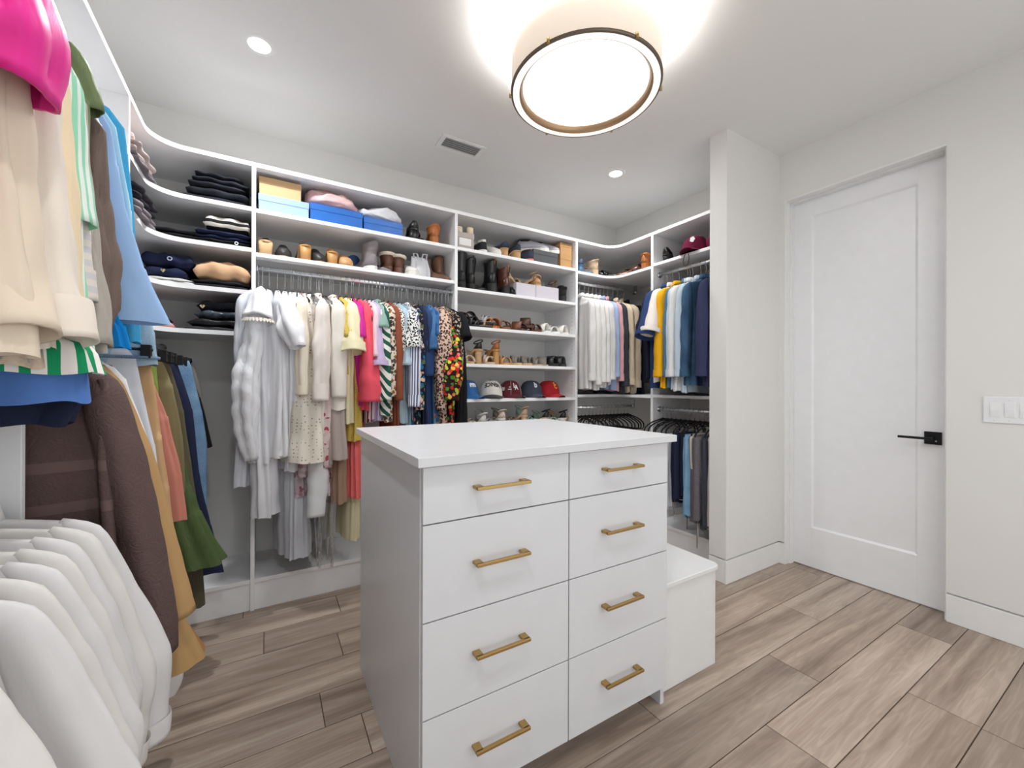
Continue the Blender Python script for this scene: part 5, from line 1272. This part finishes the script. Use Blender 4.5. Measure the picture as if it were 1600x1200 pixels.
cloth_mb([(.150, .055), (.13, .058), (.06, .066), (.0, .058)], [(.15, .012), (.08, .06), (0, .07)], 9, amp=.014, nf=5, pin=-.05, dz=.012, top_open=True).build('cloth', WBAG, tt)
MB().tube([(-.04, -.01, .14), (-.045, -.012, .165), (-.02, -.014, .17), (.0, -.02, .09), (.02, -.014, .172), (.05, -.012, .175), (.045, -.01, .14)], .006, 6).build('strap', WBAG, tt)
shoe('boot', 'brown suede ankle boot seen from side by the tote bag', (.965, 2.71, S1z), T_ + .55, BRNS, RUBB, L=.24, h=.125, heel=.03, gore=flat('dark_elastic', (60, 50, 46), .9))
shoe('boot', 'brown leather ankle boot with black sole at shelf end', (1.042, 2.72, S1z), T_ + .1, flat('worn_brown_leather', (120, 88, 66), .45), RUBB, L=.23, h=.16, heel=.03, tab=BLKL)

# ---------------------------------------------------------------- shoe unit, shelf by shelf
z = SHOE_Z[0] + .0005
bx = box_with_lid('taupe shoe box with white label under upturned shoes', (1.165, 2.72, z), .122, .30, .105, BOXT, tab=LAB)
NAVC = flat('navy_canvas', (40, 48, 66), .9); ESP = flat('jute_rope', (184, 148, 104), .95, bump=.5, bscale=300)
shoe('pump', 'dark shoe with cream sole upturned on left of taupe box', (1.140, 2.72, z + .160), T_, BLKL, flat('cream_sole', (218, 204, 176), .7), L=.22, rot=(math.pi, 0, H_), heel=.05)
shoe('pump', 'dark shoe with cream sole upturned on right of taupe box', (1.205, 2.70, z + .160), T_, BLKL, flat('cream_sole', (218, 204, 176), .7), L=.22, rot=(math.pi, 0, H_ + .1), heel=.05)
shoe('sneaker', 'black and white trainer turned away on top shoe shelf', (1.315, 2.72, z), H_ + .1, flat('black_mesh', (40, 41, 46), .9), RUBW, L=.24, m2=RUBW)
shoe('sneaker', 'white trainer facing out on top shoe shelf', (1.405, 2.70, z), T_ + .3, RUBW, RUBW, L=.24)
for i, (x, lab) in enumerate(((1.475, 'navy canvas espadrille wedge, left of its pair'), (1.585, 'navy canvas espadrille wedge, right of its pair'))):
    e = shoe('pump', lab, (x, 2.74, z), H_ + .55, NAVC, ESP, L=.235, heel=.075, heel_w=.032, point=0, taper=-.1, hl=1.5, name='espadrille')
shoe('sneaker', 'navy running shoe with orange sole beside dark grey box', (1.690, 2.72, z), H_ + .35, flat('navy_mesh', (44, 52, 74), .9), flat('orange_foam', (226, 130, 96), .7), L=.25)
box_with_lid('dark grey shoe box under the grey trainers', (1.86, 2.76, z), .235, .30, .108, BOXG)
GMESH = flat('pale_grey_mesh', (176, 176, 184), .9)
shoe('sneaker', 'pale grey trainer on dark grey box, left of its pair', (1.80, 2.70, z + .1085), T_ + 1.0, GMESH, RUBW, L=.25)
shoe('sneaker', 'pale grey trainer on dark grey box, right of its pair', (1.915, 2.70, z + .1085), T_ + .9, GMESH, RUBW, L=.25)
box_with_lid('lower kraft shoe box at right end of top shoe shelf', (2.050, 2.74, z), .115, .28, .098, KRAFT2, lidh=.03)
box_with_lid('upper kraft shoe box at right end of top shoe shelf', (2.050, 2.74, z + .0985), .115, .28, .1, KRAFT2, lidh=.03)
z = SHOE_Z[1] + .0005
shoe('tall', 'tall black boot against the left panel of shoe unit', (1.150, 2.70, z), H_, BLKL, RUBB, L=.24, h=.225, heel=.035)
shoe('tall', 'tall black boot with loop, second from left panel', (1.222, 2.72, z), H_ + .1, BLKL, RUBB, L=.24, h=.185, heel=.035, tab=BLKL)
shoe('flat', 'black round toed shoe in front of tall boots', (1.30, 2.70, z), T_ + .1, BLKL, RUBB, L=.22, w=1.3)
shoe('boot', 'black leather ankle boot in the middle of the boot shelf', (1.385, 2.72, z), H_ + .15, BLKL, RUBB, L=.25, h=.17, heel=.06, tab=COGN)
shoe('boot', 'black ankle boot behind the other black ankle boot', (1.445, 2.80, z), H_ + .1, BLKL, RUBB, L=.25, h=.14, heel=.06)
shoe('boot', 'glossy brown ankle boot right of the black boots', (1.505, 2.74, z), H_ + .2, flat('glossy_brown', (84, 48, 36), .18), RUBB, L=.25, h=.15, heel=.055, tab=TANL)
shoe('sandal', 'small black sandal lying before the brown boot', (1.535, 2.67, z), T_ + 1.2, BLKL, RUBB, L=.22, ankle=0)
box_with_lid('white shoe box below tan sandals, left of two', (1.668, 2.74, z), .172, .29, .10, BOXW, lidh=.098)
box_with_lid('white shoe box below tan sandals, right of two', (1.865, 2.74, z), .215, .29, .10, BOXW, lidh=.098)
NUDE = flat('nude_leather', (204, 176, 146), .55)
shoe('heel', 'nude heeled sandal lying on the left white box', (1.62, 2.72, z + .101), .5, NUDE, NUDE, L=.22, heel=.04)
shoe('heel', 'nude platform sandal lying between the two white boxes', (1.73, 2.74, z + .101), 2.6, NUDE, CORK, L=.22, heel=.05)
shoe('sandal', 'tan sandal lying on the right white box', (1.835, 2.70, z + .101), 1.0, TANL, CORK, L=.22)
shoe('sandal', 'brown sandal lying behind the tan sandal on box', (1.925, 2.75, z + .101), 2.2, BRNS, NUDE, L=.22)
shoe('boot', 'black suede shoe with ridged sole right of white boxes', (2.040, 2.73, z), H_ + .15, flat('black_suede', (34, 32, 33), .95), RUBB, L=.23, h=.075, heel=.045)
z = SHOE_Z[2] + .0005
DBR = flat('dark_brown_leather', (70, 46, 40), .45)
rs = random.Random(8)
for i, (x, dz, m, lab) in enumerate(((1.155, 0, BLKL, 'black flip flop at left end of the flat sandal shelf'), (1.215, 0, BLKL, 'black flip flop second from left panel'), (1.175, .035, DBR, 'dark brown sandal piled on the black flip flops'), (1.250, .036, BLKL, 'black strappy sandal piled beside dark brown sandal'),
        (1.300, 0, flat('pewter_leather', (150, 140, 130), .4), 'pewter sandal next to the black strappy sandal'), (1.355, .0, TANL, 'tan and black sandal in the middle left of shelf'), (1.325, .03, GMESH, 'pale strappy sandal resting on the pewter one'),
        (1.425, 0, COGN, 'cognac brown slide sandal, left of its pair'), (1.510, 0, flat('mid_brown_leather', (128, 84, 58), .5), 'mid brown slide sandal right of the cognac one'), (1.60, 0, flat('chestnut_leather', (120, 70, 52), .5), 'chestnut flat sandal in the middle of the shelf'),
        (1.675, 0, DBR, 'dark brown flat sandal below a stacked one'), (1.665, .034, flat('chocolate_leather', (88, 56, 46), .5), 'chocolate sandal stacked on the dark brown flat'), (1.755, 0, BRNL, 'brown sandal left of the white sandals'),
        (1.845, 0, RUBW, 'white sandal at right part of shelf, left of three'), (1.930, 0, RUBW, 'white sandal at right part of shelf, middle of three'), (2.03, 0, flat('off_white_leather', (226, 222, 214), .5), 'white flat sandal nearest the right panel'))):
    shoe('slide' if i % 2 else 'sandal', lab, (x, 2.71 + rs.uniform(-.02, .02), z + dz), T_ + rs.uniform(-.5, .9), m, RUBB if i < 7 else m, L=.24, w=1.08, ankle=(i % 3 != 1), plat=.016)
z = SHOE_Z[3] + .0005
WNUD = flat('pale_nude', (222, 206, 188), .55)
shoe('heel', 'pale nude heeled sandal by black dress on heel shelf', (1.185, 2.70, z), T_ + .5, WNUD, CORK, L=.23, heel=.05)
shoe('heel', 'black strap sandal with tall tan block heel', (1.265, 2.73, z), H_ + .4, BLKL, CORK, L=.23, heel=.095, heel_m=CORK, bed=TANL)
shoe('heel', 'cream sandal facing out in front of block heels', (1.345, 2.70, z), T_ + .6, WNUD, NUDE, L=.23, heel=.04)
shoe('heel', 'tan sandal with tall wooden block heel', (1.415, 2.73, z), H_ + .3, COGN, WOODH, L=.23, heel=.10, heel_m=WOODH)
shoe('heel', 'tan sandal facing out right of wooden block heel', (1.485, 2.70, z), T_ + .5, TANL, WOODH, L=.23, heel=.045)
GRL = flat('grey_leather', (138, 130, 120), .6)
shoe('sandal', 'grey flat sandal, left of three on the heel shelf', (1.575, 2.71, z), T_ + 1.0, GRL, CORK, L=.23, plat=.02)
shoe('sandal', 'grey flat sandal, middle of three on the heel shelf', (1.665, 2.71, z), T_ + .9, GRL, CORK, L=.23, ankle=0, plat=.02)
shoe('sandal', 'grey flat sandal, right of three on the heel shelf', (1.765, 2.71, z), T_ + 1.0, GRL, NUDE, L=.23, ankle=0)
shoe('slide', 'beige slide sandal left of the black slides', (1.835, 2.72, z), T_ + .9, GRL, NUDE, L=.22)
shoe('slide', 'black slide sandal, left of its pair', (1.925, 2.71, z), T_ + .5, BLKL, RUBB, L=.23, plat=.022)
shoe('slide', 'black slide sandal, right of its pair', (2.005, 2.71, z), T_ + .5, BLKL, RUBB, L=.23, plat=.022)
z = SHOE_Z[5] + .0005
MINTL = flat('mint_leather', (156, 190, 172), .6); SILV = flat('silver_leather', (190, 190, 192), .3)
for i, (x, m, hl, lab) in enumerate(((1.215, WNUD, .05, 'ivory heeled sandal at left of the lowest visible shelf'), (1.300, RUBW, .04, 'white heeled sandal second on the lowest visible shelf'), (1.395, SILV, .05, 'silver strappy sandal on the lowest visible shelf'), (1.475, WNUD, .06, 'cream block heel sandal behind the island top'),
        (1.565, GRL, .06, 'taupe wedge sandal behind the island top'), (1.655, NUDE, .075, 'beige square toed sandal behind the island top'), (1.755, MINTL, .075, 'mint green strappy sandal behind the island top'), (1.845, BLKL, .05, 'black knotted sandal right of the mint one'),
        (1.93, MINTL, .03, 'grey green sandal between two black sandals'), (2.02, BLKL, .04, 'black and white sandal by the right panel'), (2.085, TANL, .03, 'tan sandal touching the right panel'))):
    shoe('heel', lab, (x, 2.72, z), (H_ if i % 2 else T_) + rs.uniform(.1, .6), m, NUDE if i % 3 else RUBW, L=.22, heel=hl)
# ---------------------------------------------------------------- corner shelf and right unit, top
z = 2.1175
BLUES = flat('dusty_blue_leather', (70, 104, 134), .5)
shoe('pump', 'dusty blue shoe with raised heel, left on corner shelf', (2.225, 2.74, z), H_ + .2, flat('slate_blue', (66, 78, 104), .6), BLUES, L=.23, heel=.07)
shoe('pump', 'dusty blue shoe facing out on the corner shelf', (2.285, 2.70, z), T_ + .4, BLUES, BLUES, L=.23, heel=.04)
shoe('boot', 'beige suede boot standing on the corner shelf', (2.365, 2.72, z), H_ + .3, NUDE, NUDE, L=.23, h=.09, heel=.045)
shoe('sandal', 'black strap sandal right of the beige boot', (2.455, 2.665, z), T_ + 1.2, BLKL, CORK, L=.22)
shoe('flat', 'black flat shoe in the middle of the corner shelf', (2.545, 2.625, z), T_ + .8, BLKL, RUBB, L=.23, w=1.1)
shoe('flat', 'glossy brown lace shoe on corner shelf', (2.635, 2.515, z), 2.2, flat('reddish_brown', (112, 60, 38), .25), RUBB, L=.25, heel=.04, w=1.15)
shoe('flat', 'dark brown shoe behind the glossy brown one', (2.66, 2.39, z), math.pi + .3, DBR, RUBB, L=.24)
shoe('boot', 'cognac shoe by the panel at right of corner shelf', (2.65, 2.27, z), .2, COGN, COGN, L=.24, h=.075, heel=.03)
z = 2.1285
shoe('pump', 'black patent shoe on shelf above right hand rail', (2.655, 2.085, z), .35, flat('black_patent', (18, 18, 20), .12), RUBB, L=.24, heel=.04, point=0)
shoe('pump', 'black patent shoe tipped behind its pair', (2.70, 2.01, z), math.pi + .4, flat('black_patent', (18, 18, 20), .12), RUBB, L=.24, heel=.04, point=0)
BURG = F_('burgundy_cloth', 'plain', (104, 24, 56))
soft_bag('burgundy cloth bag beside the partition above right hand rail', (2.66, 1.66, z), 1.3, BURG, .19, .2, .105, 11, fold=False)
cb = MB().tube([(2.565, 1.86, 2.1305), (2.545, 1.86, 2.129), (2.530, 1.868, 2.118), (2.528, 1.880, 2.085), (2.526, 1.872, 2.045), (2.526, 1.855, 2.035), (2.526, 1.84, 2.05), (2.528, 1.832, 2.085), (2.530, 1.84, 2.118), (2.545, 1.845, 2.129), (2.57, 1.845, 2.1305)], .0024, 6)
tag(cb.build('cord_loop', BLKL), 'black cord loop dangling from shelf edge above right hand rail', 'cord')

# ---------------------------------------------------------------- caps
def glyph(txt, size, bold=0.0, ext=.0012):
    cu = bpy.data.curves.new('lettering', 'FONT'); cu.body = txt; cu.size = size; cu.align_x = 'CENTER'; cu.align_y = 'CENTER'; cu.offset = bold; cu.extrude = ext; cu.resolution_u = 3
    o = bpy.data.objects.new('lettering', cu); COL.objects.link(o)
    bpy.context.view_layer.update()
    me = bpy.data.meshes.new_from_object(o); bpy.data.objects.remove(o, do_unlink=True); bpy.data.curves.remove(cu)
    bm = bmesh.new(); bm.from_mesh(me); bmesh.ops.subdivide_edges(bm, edges=[e for e in bm.edges if e.calc_length() > size * .18], cuts=2); bm.to_mesh(me); bm.free()
    return me
def crown_pt(az, el, R=.088, H=.118):
    """point on the cap crown: az from the front (+x), el 0 at the brim to 1 at the button"""
    r = R * math.cos(el * math.pi / 2) ** .62; z = .012 + H * math.sin(el * math.pi / 2) ** .92
    return Vector((r * math.cos(az) * 1.12, r * math.sin(az), z))
def cap(label, pos, rz, mc, mbrim, marks=(), stitch=None, panel=None, back=None):
    t = thing('baseball_cap', label, 'cap', pos, rz)
    rows_ = []
    for el in np.linspace(0, 1, 14):
        rows_.append([list(crown_pt(2 * math.pi * k / 36, min(el, .985)) - Vector((0, 0, 0))) for k in range(36)])
    cr = MB().loft(rows_, False, True).build('crown', mc, t)
    if panel:
        pr = [[list(crown_pt(a, el) * 1.012) for a in np.linspace(-.85, .85, 14)] for el in np.linspace(0, .9, 10)]
        MB().loft(pr, closed=False).build('front_panel', panel, cr)
    MB().lathe([(.007, 0), (.006, .004), (.001, .006)], 10, (0, 0, .128)).build('button', mbrim, cr)
    for k in range(6):
        a = math.pi / 6 + k * math.pi / 3
        MB().tube([list(crown_pt(a, el) * 1.004) for el in np.linspace(0.0, .97, 10)], .0012 if not stitch else .0022, 5).build('seam', stitch or mc, cr)
    # curved peak
    rg = []
    for q in np.linspace(0, 1, 9):
        ring = []
        for s in np.linspace(-1, 1, 15):
            a = s * 1.12; p = crown_pt(a, 0.0)
            ext = .070 * (1 - abs(s) ** 2.6) * q
            x = p.x + ext; y = p.y * (1 + .06 * q)
            zz = .016 - 7.0 * y * y * (.35 + .65 * q) + .012 - .012 * q
            ring.append((x, y, max(zz, .0015)))
        rg.append(ring)
    top = np.array(rg); bot = top.copy(); bot[:, :, 2] -= .003; bot[:, :, 2] = np.maximum(bot[:, :, 2], .0)
    m = MB(); m.loft(top, closed=False); m.loft(bot[:, ::-1], closed=False)
    edge = [[tuple(top[-1, k]), tuple(bot[-1, k])] for k in range(15)]
    m.loft(edge, closed=False); m.build('peak', mbrim, t)
    for txt, az, el, size, mat, arch, bold, *flip in marks:
        me = glyph(txt, size, bold)
        for v in me.vertices:
            x, y, zz = v.co
            if flip: x, y = -x, -y
            a = az + x / .092            # +y is the wearer's left, which reads left to right seen from the front
            e = el + (y - arch * (x / .05) ** 2) / .135
            p = crown_pt(a, min(max(e, .01), .97)); nrm = Vector((p.x, p.y, .35 * p.z)).normalized()
            v.co = p + nrm * (.0025 + zz)
        mobj('lettering', me, mat, cr)
    return t
def cl(n, rgb): return flat(n, rgb, .9, bump=.2, bscale=600)
z = SHOE_Z[4] + .0005
WEMB = cl('white_thread', (232, 232, 232)); YEMB = cl('gold_thread', (226, 172, 60)); BEMB = cl('charcoal_thread', (48, 48, 52))
D_ = math.radians
cap('blue cap with white front patch half hidden by black dress', (1.225, 2.70, z), D_(-70), cl('cap_blue', (44, 96, 152)), cl('cap_blue', (44, 96, 152)), [('mm', -.15, .50, .034, WEMB, 0, .006)])
cap('cream cap with upside down arched VENICE lettering and dark peak', (1.425, 2.70, z), D_(-108), cl('cap_cream', (222, 217, 210)), cl('cap_charcoal', (58, 58, 62)), [('VENICE', .0, .54, .042, BEMB, .006, .0009, True)])
cap('maroon cap with interlocked white LA and pale piping', (1.600, 2.71, z), D_(-90), cl('cap_maroon', (92, 26, 36)), cl('cap_maroon', (92, 26, 36)), [('L', -.16, .46, .050, WEMB, 0, .0014), ('A', .0, .36, .044, WEMB, 0, .0014), ('20', -1.25, .28, .030, WEMB, 0, .0008), ('-', -.62, .40, .04, WEMB, 0, .001), ('—', -.62, .28, .026, WEMB, 0, .0012)], stitch=cl('grey_piping', (176, 160, 160)))
cap('slate navy cap with white letter b', (1.790, 2.71, z), D_(-92), cl('cap_slate', (60, 66, 82)), cl('cap_slate', (60, 66, 82)), [('b', -.12, .50, .060, WEMB, 0, .0018)])
cap('red cap with interlocked gold letters at right end of cap shelf', (1.965, 2.72, z), D_(-82), cl('cap_red', (166, 26, 36)), cl('cap_red', (166, 26, 36)), [('S', -.14, .54, .044, YEMB, 0, .0014), ('C', -.06, .40, .044, YEMB, 0, .0014)])
bc = cap('burgundy cap with white flower emblem above right hand rail', (2.625, 1.855, 2.1285), math.pi + .25, BURG, BURG)
fl = MB()
for k in range(5):
    a = 2 * math.pi * k / 5; c = crown_pt(.18 + .10 * math.cos(a), .44 + .10 * math.sin(a)); fl.lathe([(.0095, 0), (.008, .003), (.001, .004)], 10).xf(Matrix.Identity(4)) if False else None
    n_ = Vector((c.x, c.y, .3 * c.z)).normalized(); q = n_.to_track_quat('Z', 'Y').to_matrix().to_4x4()
    fl.add([tuple(Matrix.Translation(c + n_ * .001) @ q @ Vector((.010 * math.cos(b), .010 * math.sin(b), .002))) for b in np.linspace(0, 2 * np.pi, 10, endpoint=False)], [tuple(range(10))])
fl.build('flower_emblem', WEMB, bc)

# ---------------------------------------------------------------- folded clothes in the left corner
BJ = F_('black_jeans', 'denim', (20, 21, 27), (44, 46, 56)); BKN = F_('black_knit', 'linen', (34, 34, 38)); NVK = F_('navy_knit', 'linen', (30, 36, 62)); PEACH = F_('peach_sweatshirt', 'plain', (206, 166, 130)); GRK = F_('grey_marl', 'tiedye', (104, 98, 104), (142, 134, 138), s=120)
SWT = F_('black_cream_stripe', 'hstripe', (34, 33, 34), (230, 224, 214), s=30); SATIN = F_('black_satin', 'plain', (28, 28, 32), rough=.35, crinkle=.006)
SATG = F_('silver_black_satin', 'tiedye', (20, 26, 34), (70, 80, 90), (34, 40, 50), s=9, rough=.3)
GOLD = flat('gold_pin', (214, 190, 150), .3, .7)
def z4(i): return (2.1335, 1.9175, 1.6925, 1.4725)[i]
y0 = 2.76
# shelf 1
hh = z4(0)
for i, (sx, h, x, lab) in enumerate(((.315, .036, -.24, 'black jeans at bottom of the stack on upper corner shelf'), (.285, .042, -.225, 'black jeans second from bottom on upper corner shelf'), (.255, .030, -.22, 'black jeans in the middle of stack on upper corner shelf'), (.25, .030, -.215, 'black jeans second from top on upper corner shelf'), (.21, .026, -.225, 'black jeans on top of the stack on upper corner shelf'))):
    folded(lab, (x, y0, hh), sx, .32, h, BJ, 20 + i, rz=.02 * (i - 2), layers=1, plump=.8); hh += h * .98
# left arm of shelf 1
MBL = F_('mauve_blush', 'plain', (196, 180, 176))
hh = z4(0)
for i, (m, h, lab) in enumerate(((GRK, .05, 'grey folded knit at bottom left of upper corner shelf'), (MBL, .045, 'mauve blush folded knit above the grey knit'), (F_('pale_pink_knit', 'linen', (216, 198, 194)), .04, 'pale pink folded knit topping the left stack'))):
    folded(lab, (-.585 - .012 * i, 2.44, hh), .36 - .03 * i, .26, h, m, 30 + i, rz=math.pi / 2, layers=2); hh += h * .98
# shelf 2
hh = z4(1)
for i, (m, h, lab) in enumerate(((GRK, .07, 'grey marl folded sweater on left of second corner shelf'), (F_('plaid_dark', 'check', (36, 36, 44), (70, 64, 72), s=18), .06, 'dark checked garment on the grey marl sweater'))):
    folded(lab, (-.59, 2.42, hh), .36, .27, h, m, 34 + i, rz=math.pi / 2, layers=2, plump=1); hh += h * .98
folded('black folded knit at left on the second corner shelf', (-.405, 2.78, z4(1)), .24, .32, .062, BKN, 36, layers=3)
hh = z4(1)
for i, (m, h, lab, bd) in enumerate(((BKN, .034, 'black folded top with white spot under navy knit', (.06, .02, .007, WEMB, True)), (NVK, .045, 'navy folded knit below the striped sweater', None))):
    folded(lab, (-.20, 2.76, hh), .25, .32, h, m, 38 + i, layers=2, badge=bd); hh += h * .98
folded('black and cream striped sweater folded on navy knit', (-.185, 2.745, hh), .215, .30, .085, SWT, 41, layers=1, plump=.9)
# shelf 3
folded('white folded top with dark edge on third corner shelf', (-.42, 2.74, z4(2)), .21, .32, .03, WSH, 44, layers=2)
folded('navy folded sweater with small gold crown emblem', (-.435, 2.735, z4(2) + .030), .19, .30, .052, NVK, 45, layers=1, plump=.9, badge=(.0, .026, .010, GOLD, False))
folded('plump navy folded sweater with pale ring emblem', (-.43, 2.735, z4(2) + .082), .215, .30, .075, NVK, 46, layers=1, plump=1.2, badge=(.02, .036, .0085, flat('pale_thread', (170, 180, 205), .8), True))
folded('black folded top under the peach sweatshirt', (-.20, 2.75, z4(2)), .25, .32, .045, BKN, 47, layers=2)
folded('peach sweatshirt folded on third corner shelf', (-.195, 2.735, z4(2) + .044), .255, .31, .10, PEACH, 48, layers=1, plump=1.3)
# shelf 4
folded('pale pink folded top beside black stack on lowest corner shelf', (-.50, 2.72, z4(3)), .22, .26, .035, F_('rose_pink', 'plain', (222, 160, 160)), 50, layers=1, plump=1)
folded('red folded top on the pale pink one', (-.52, 2.74, z4(3) + .035), .18, .24, .05, F_('brick_red', 'plain', (150, 50, 58)), 51, layers=1, plump=1)
hh = z4(3)
for i, (m, h, sx, lab, bd) in enumerate(((F_('charcoal_knit', 'linen', (62, 60, 62)), .022, .29, 'charcoal folded top at bottom on lowest corner shelf', None), (SATIN, .042, .285, 'black satin folded top above the charcoal one', None), (SATG, .045, .26, 'silver sheened black garment in the middle of stack', None), (BJ, .052, .235, 'black quilted garment with gold heart on top of stack', (-.09, .012, .011, GOLD, False)))):
    folded(lab, (-.215 + .008 * i, 2.75, hh), sx, .32, h, m, 54 + i, layers=1, badge=bd, plump=1.3); hh += h * .97
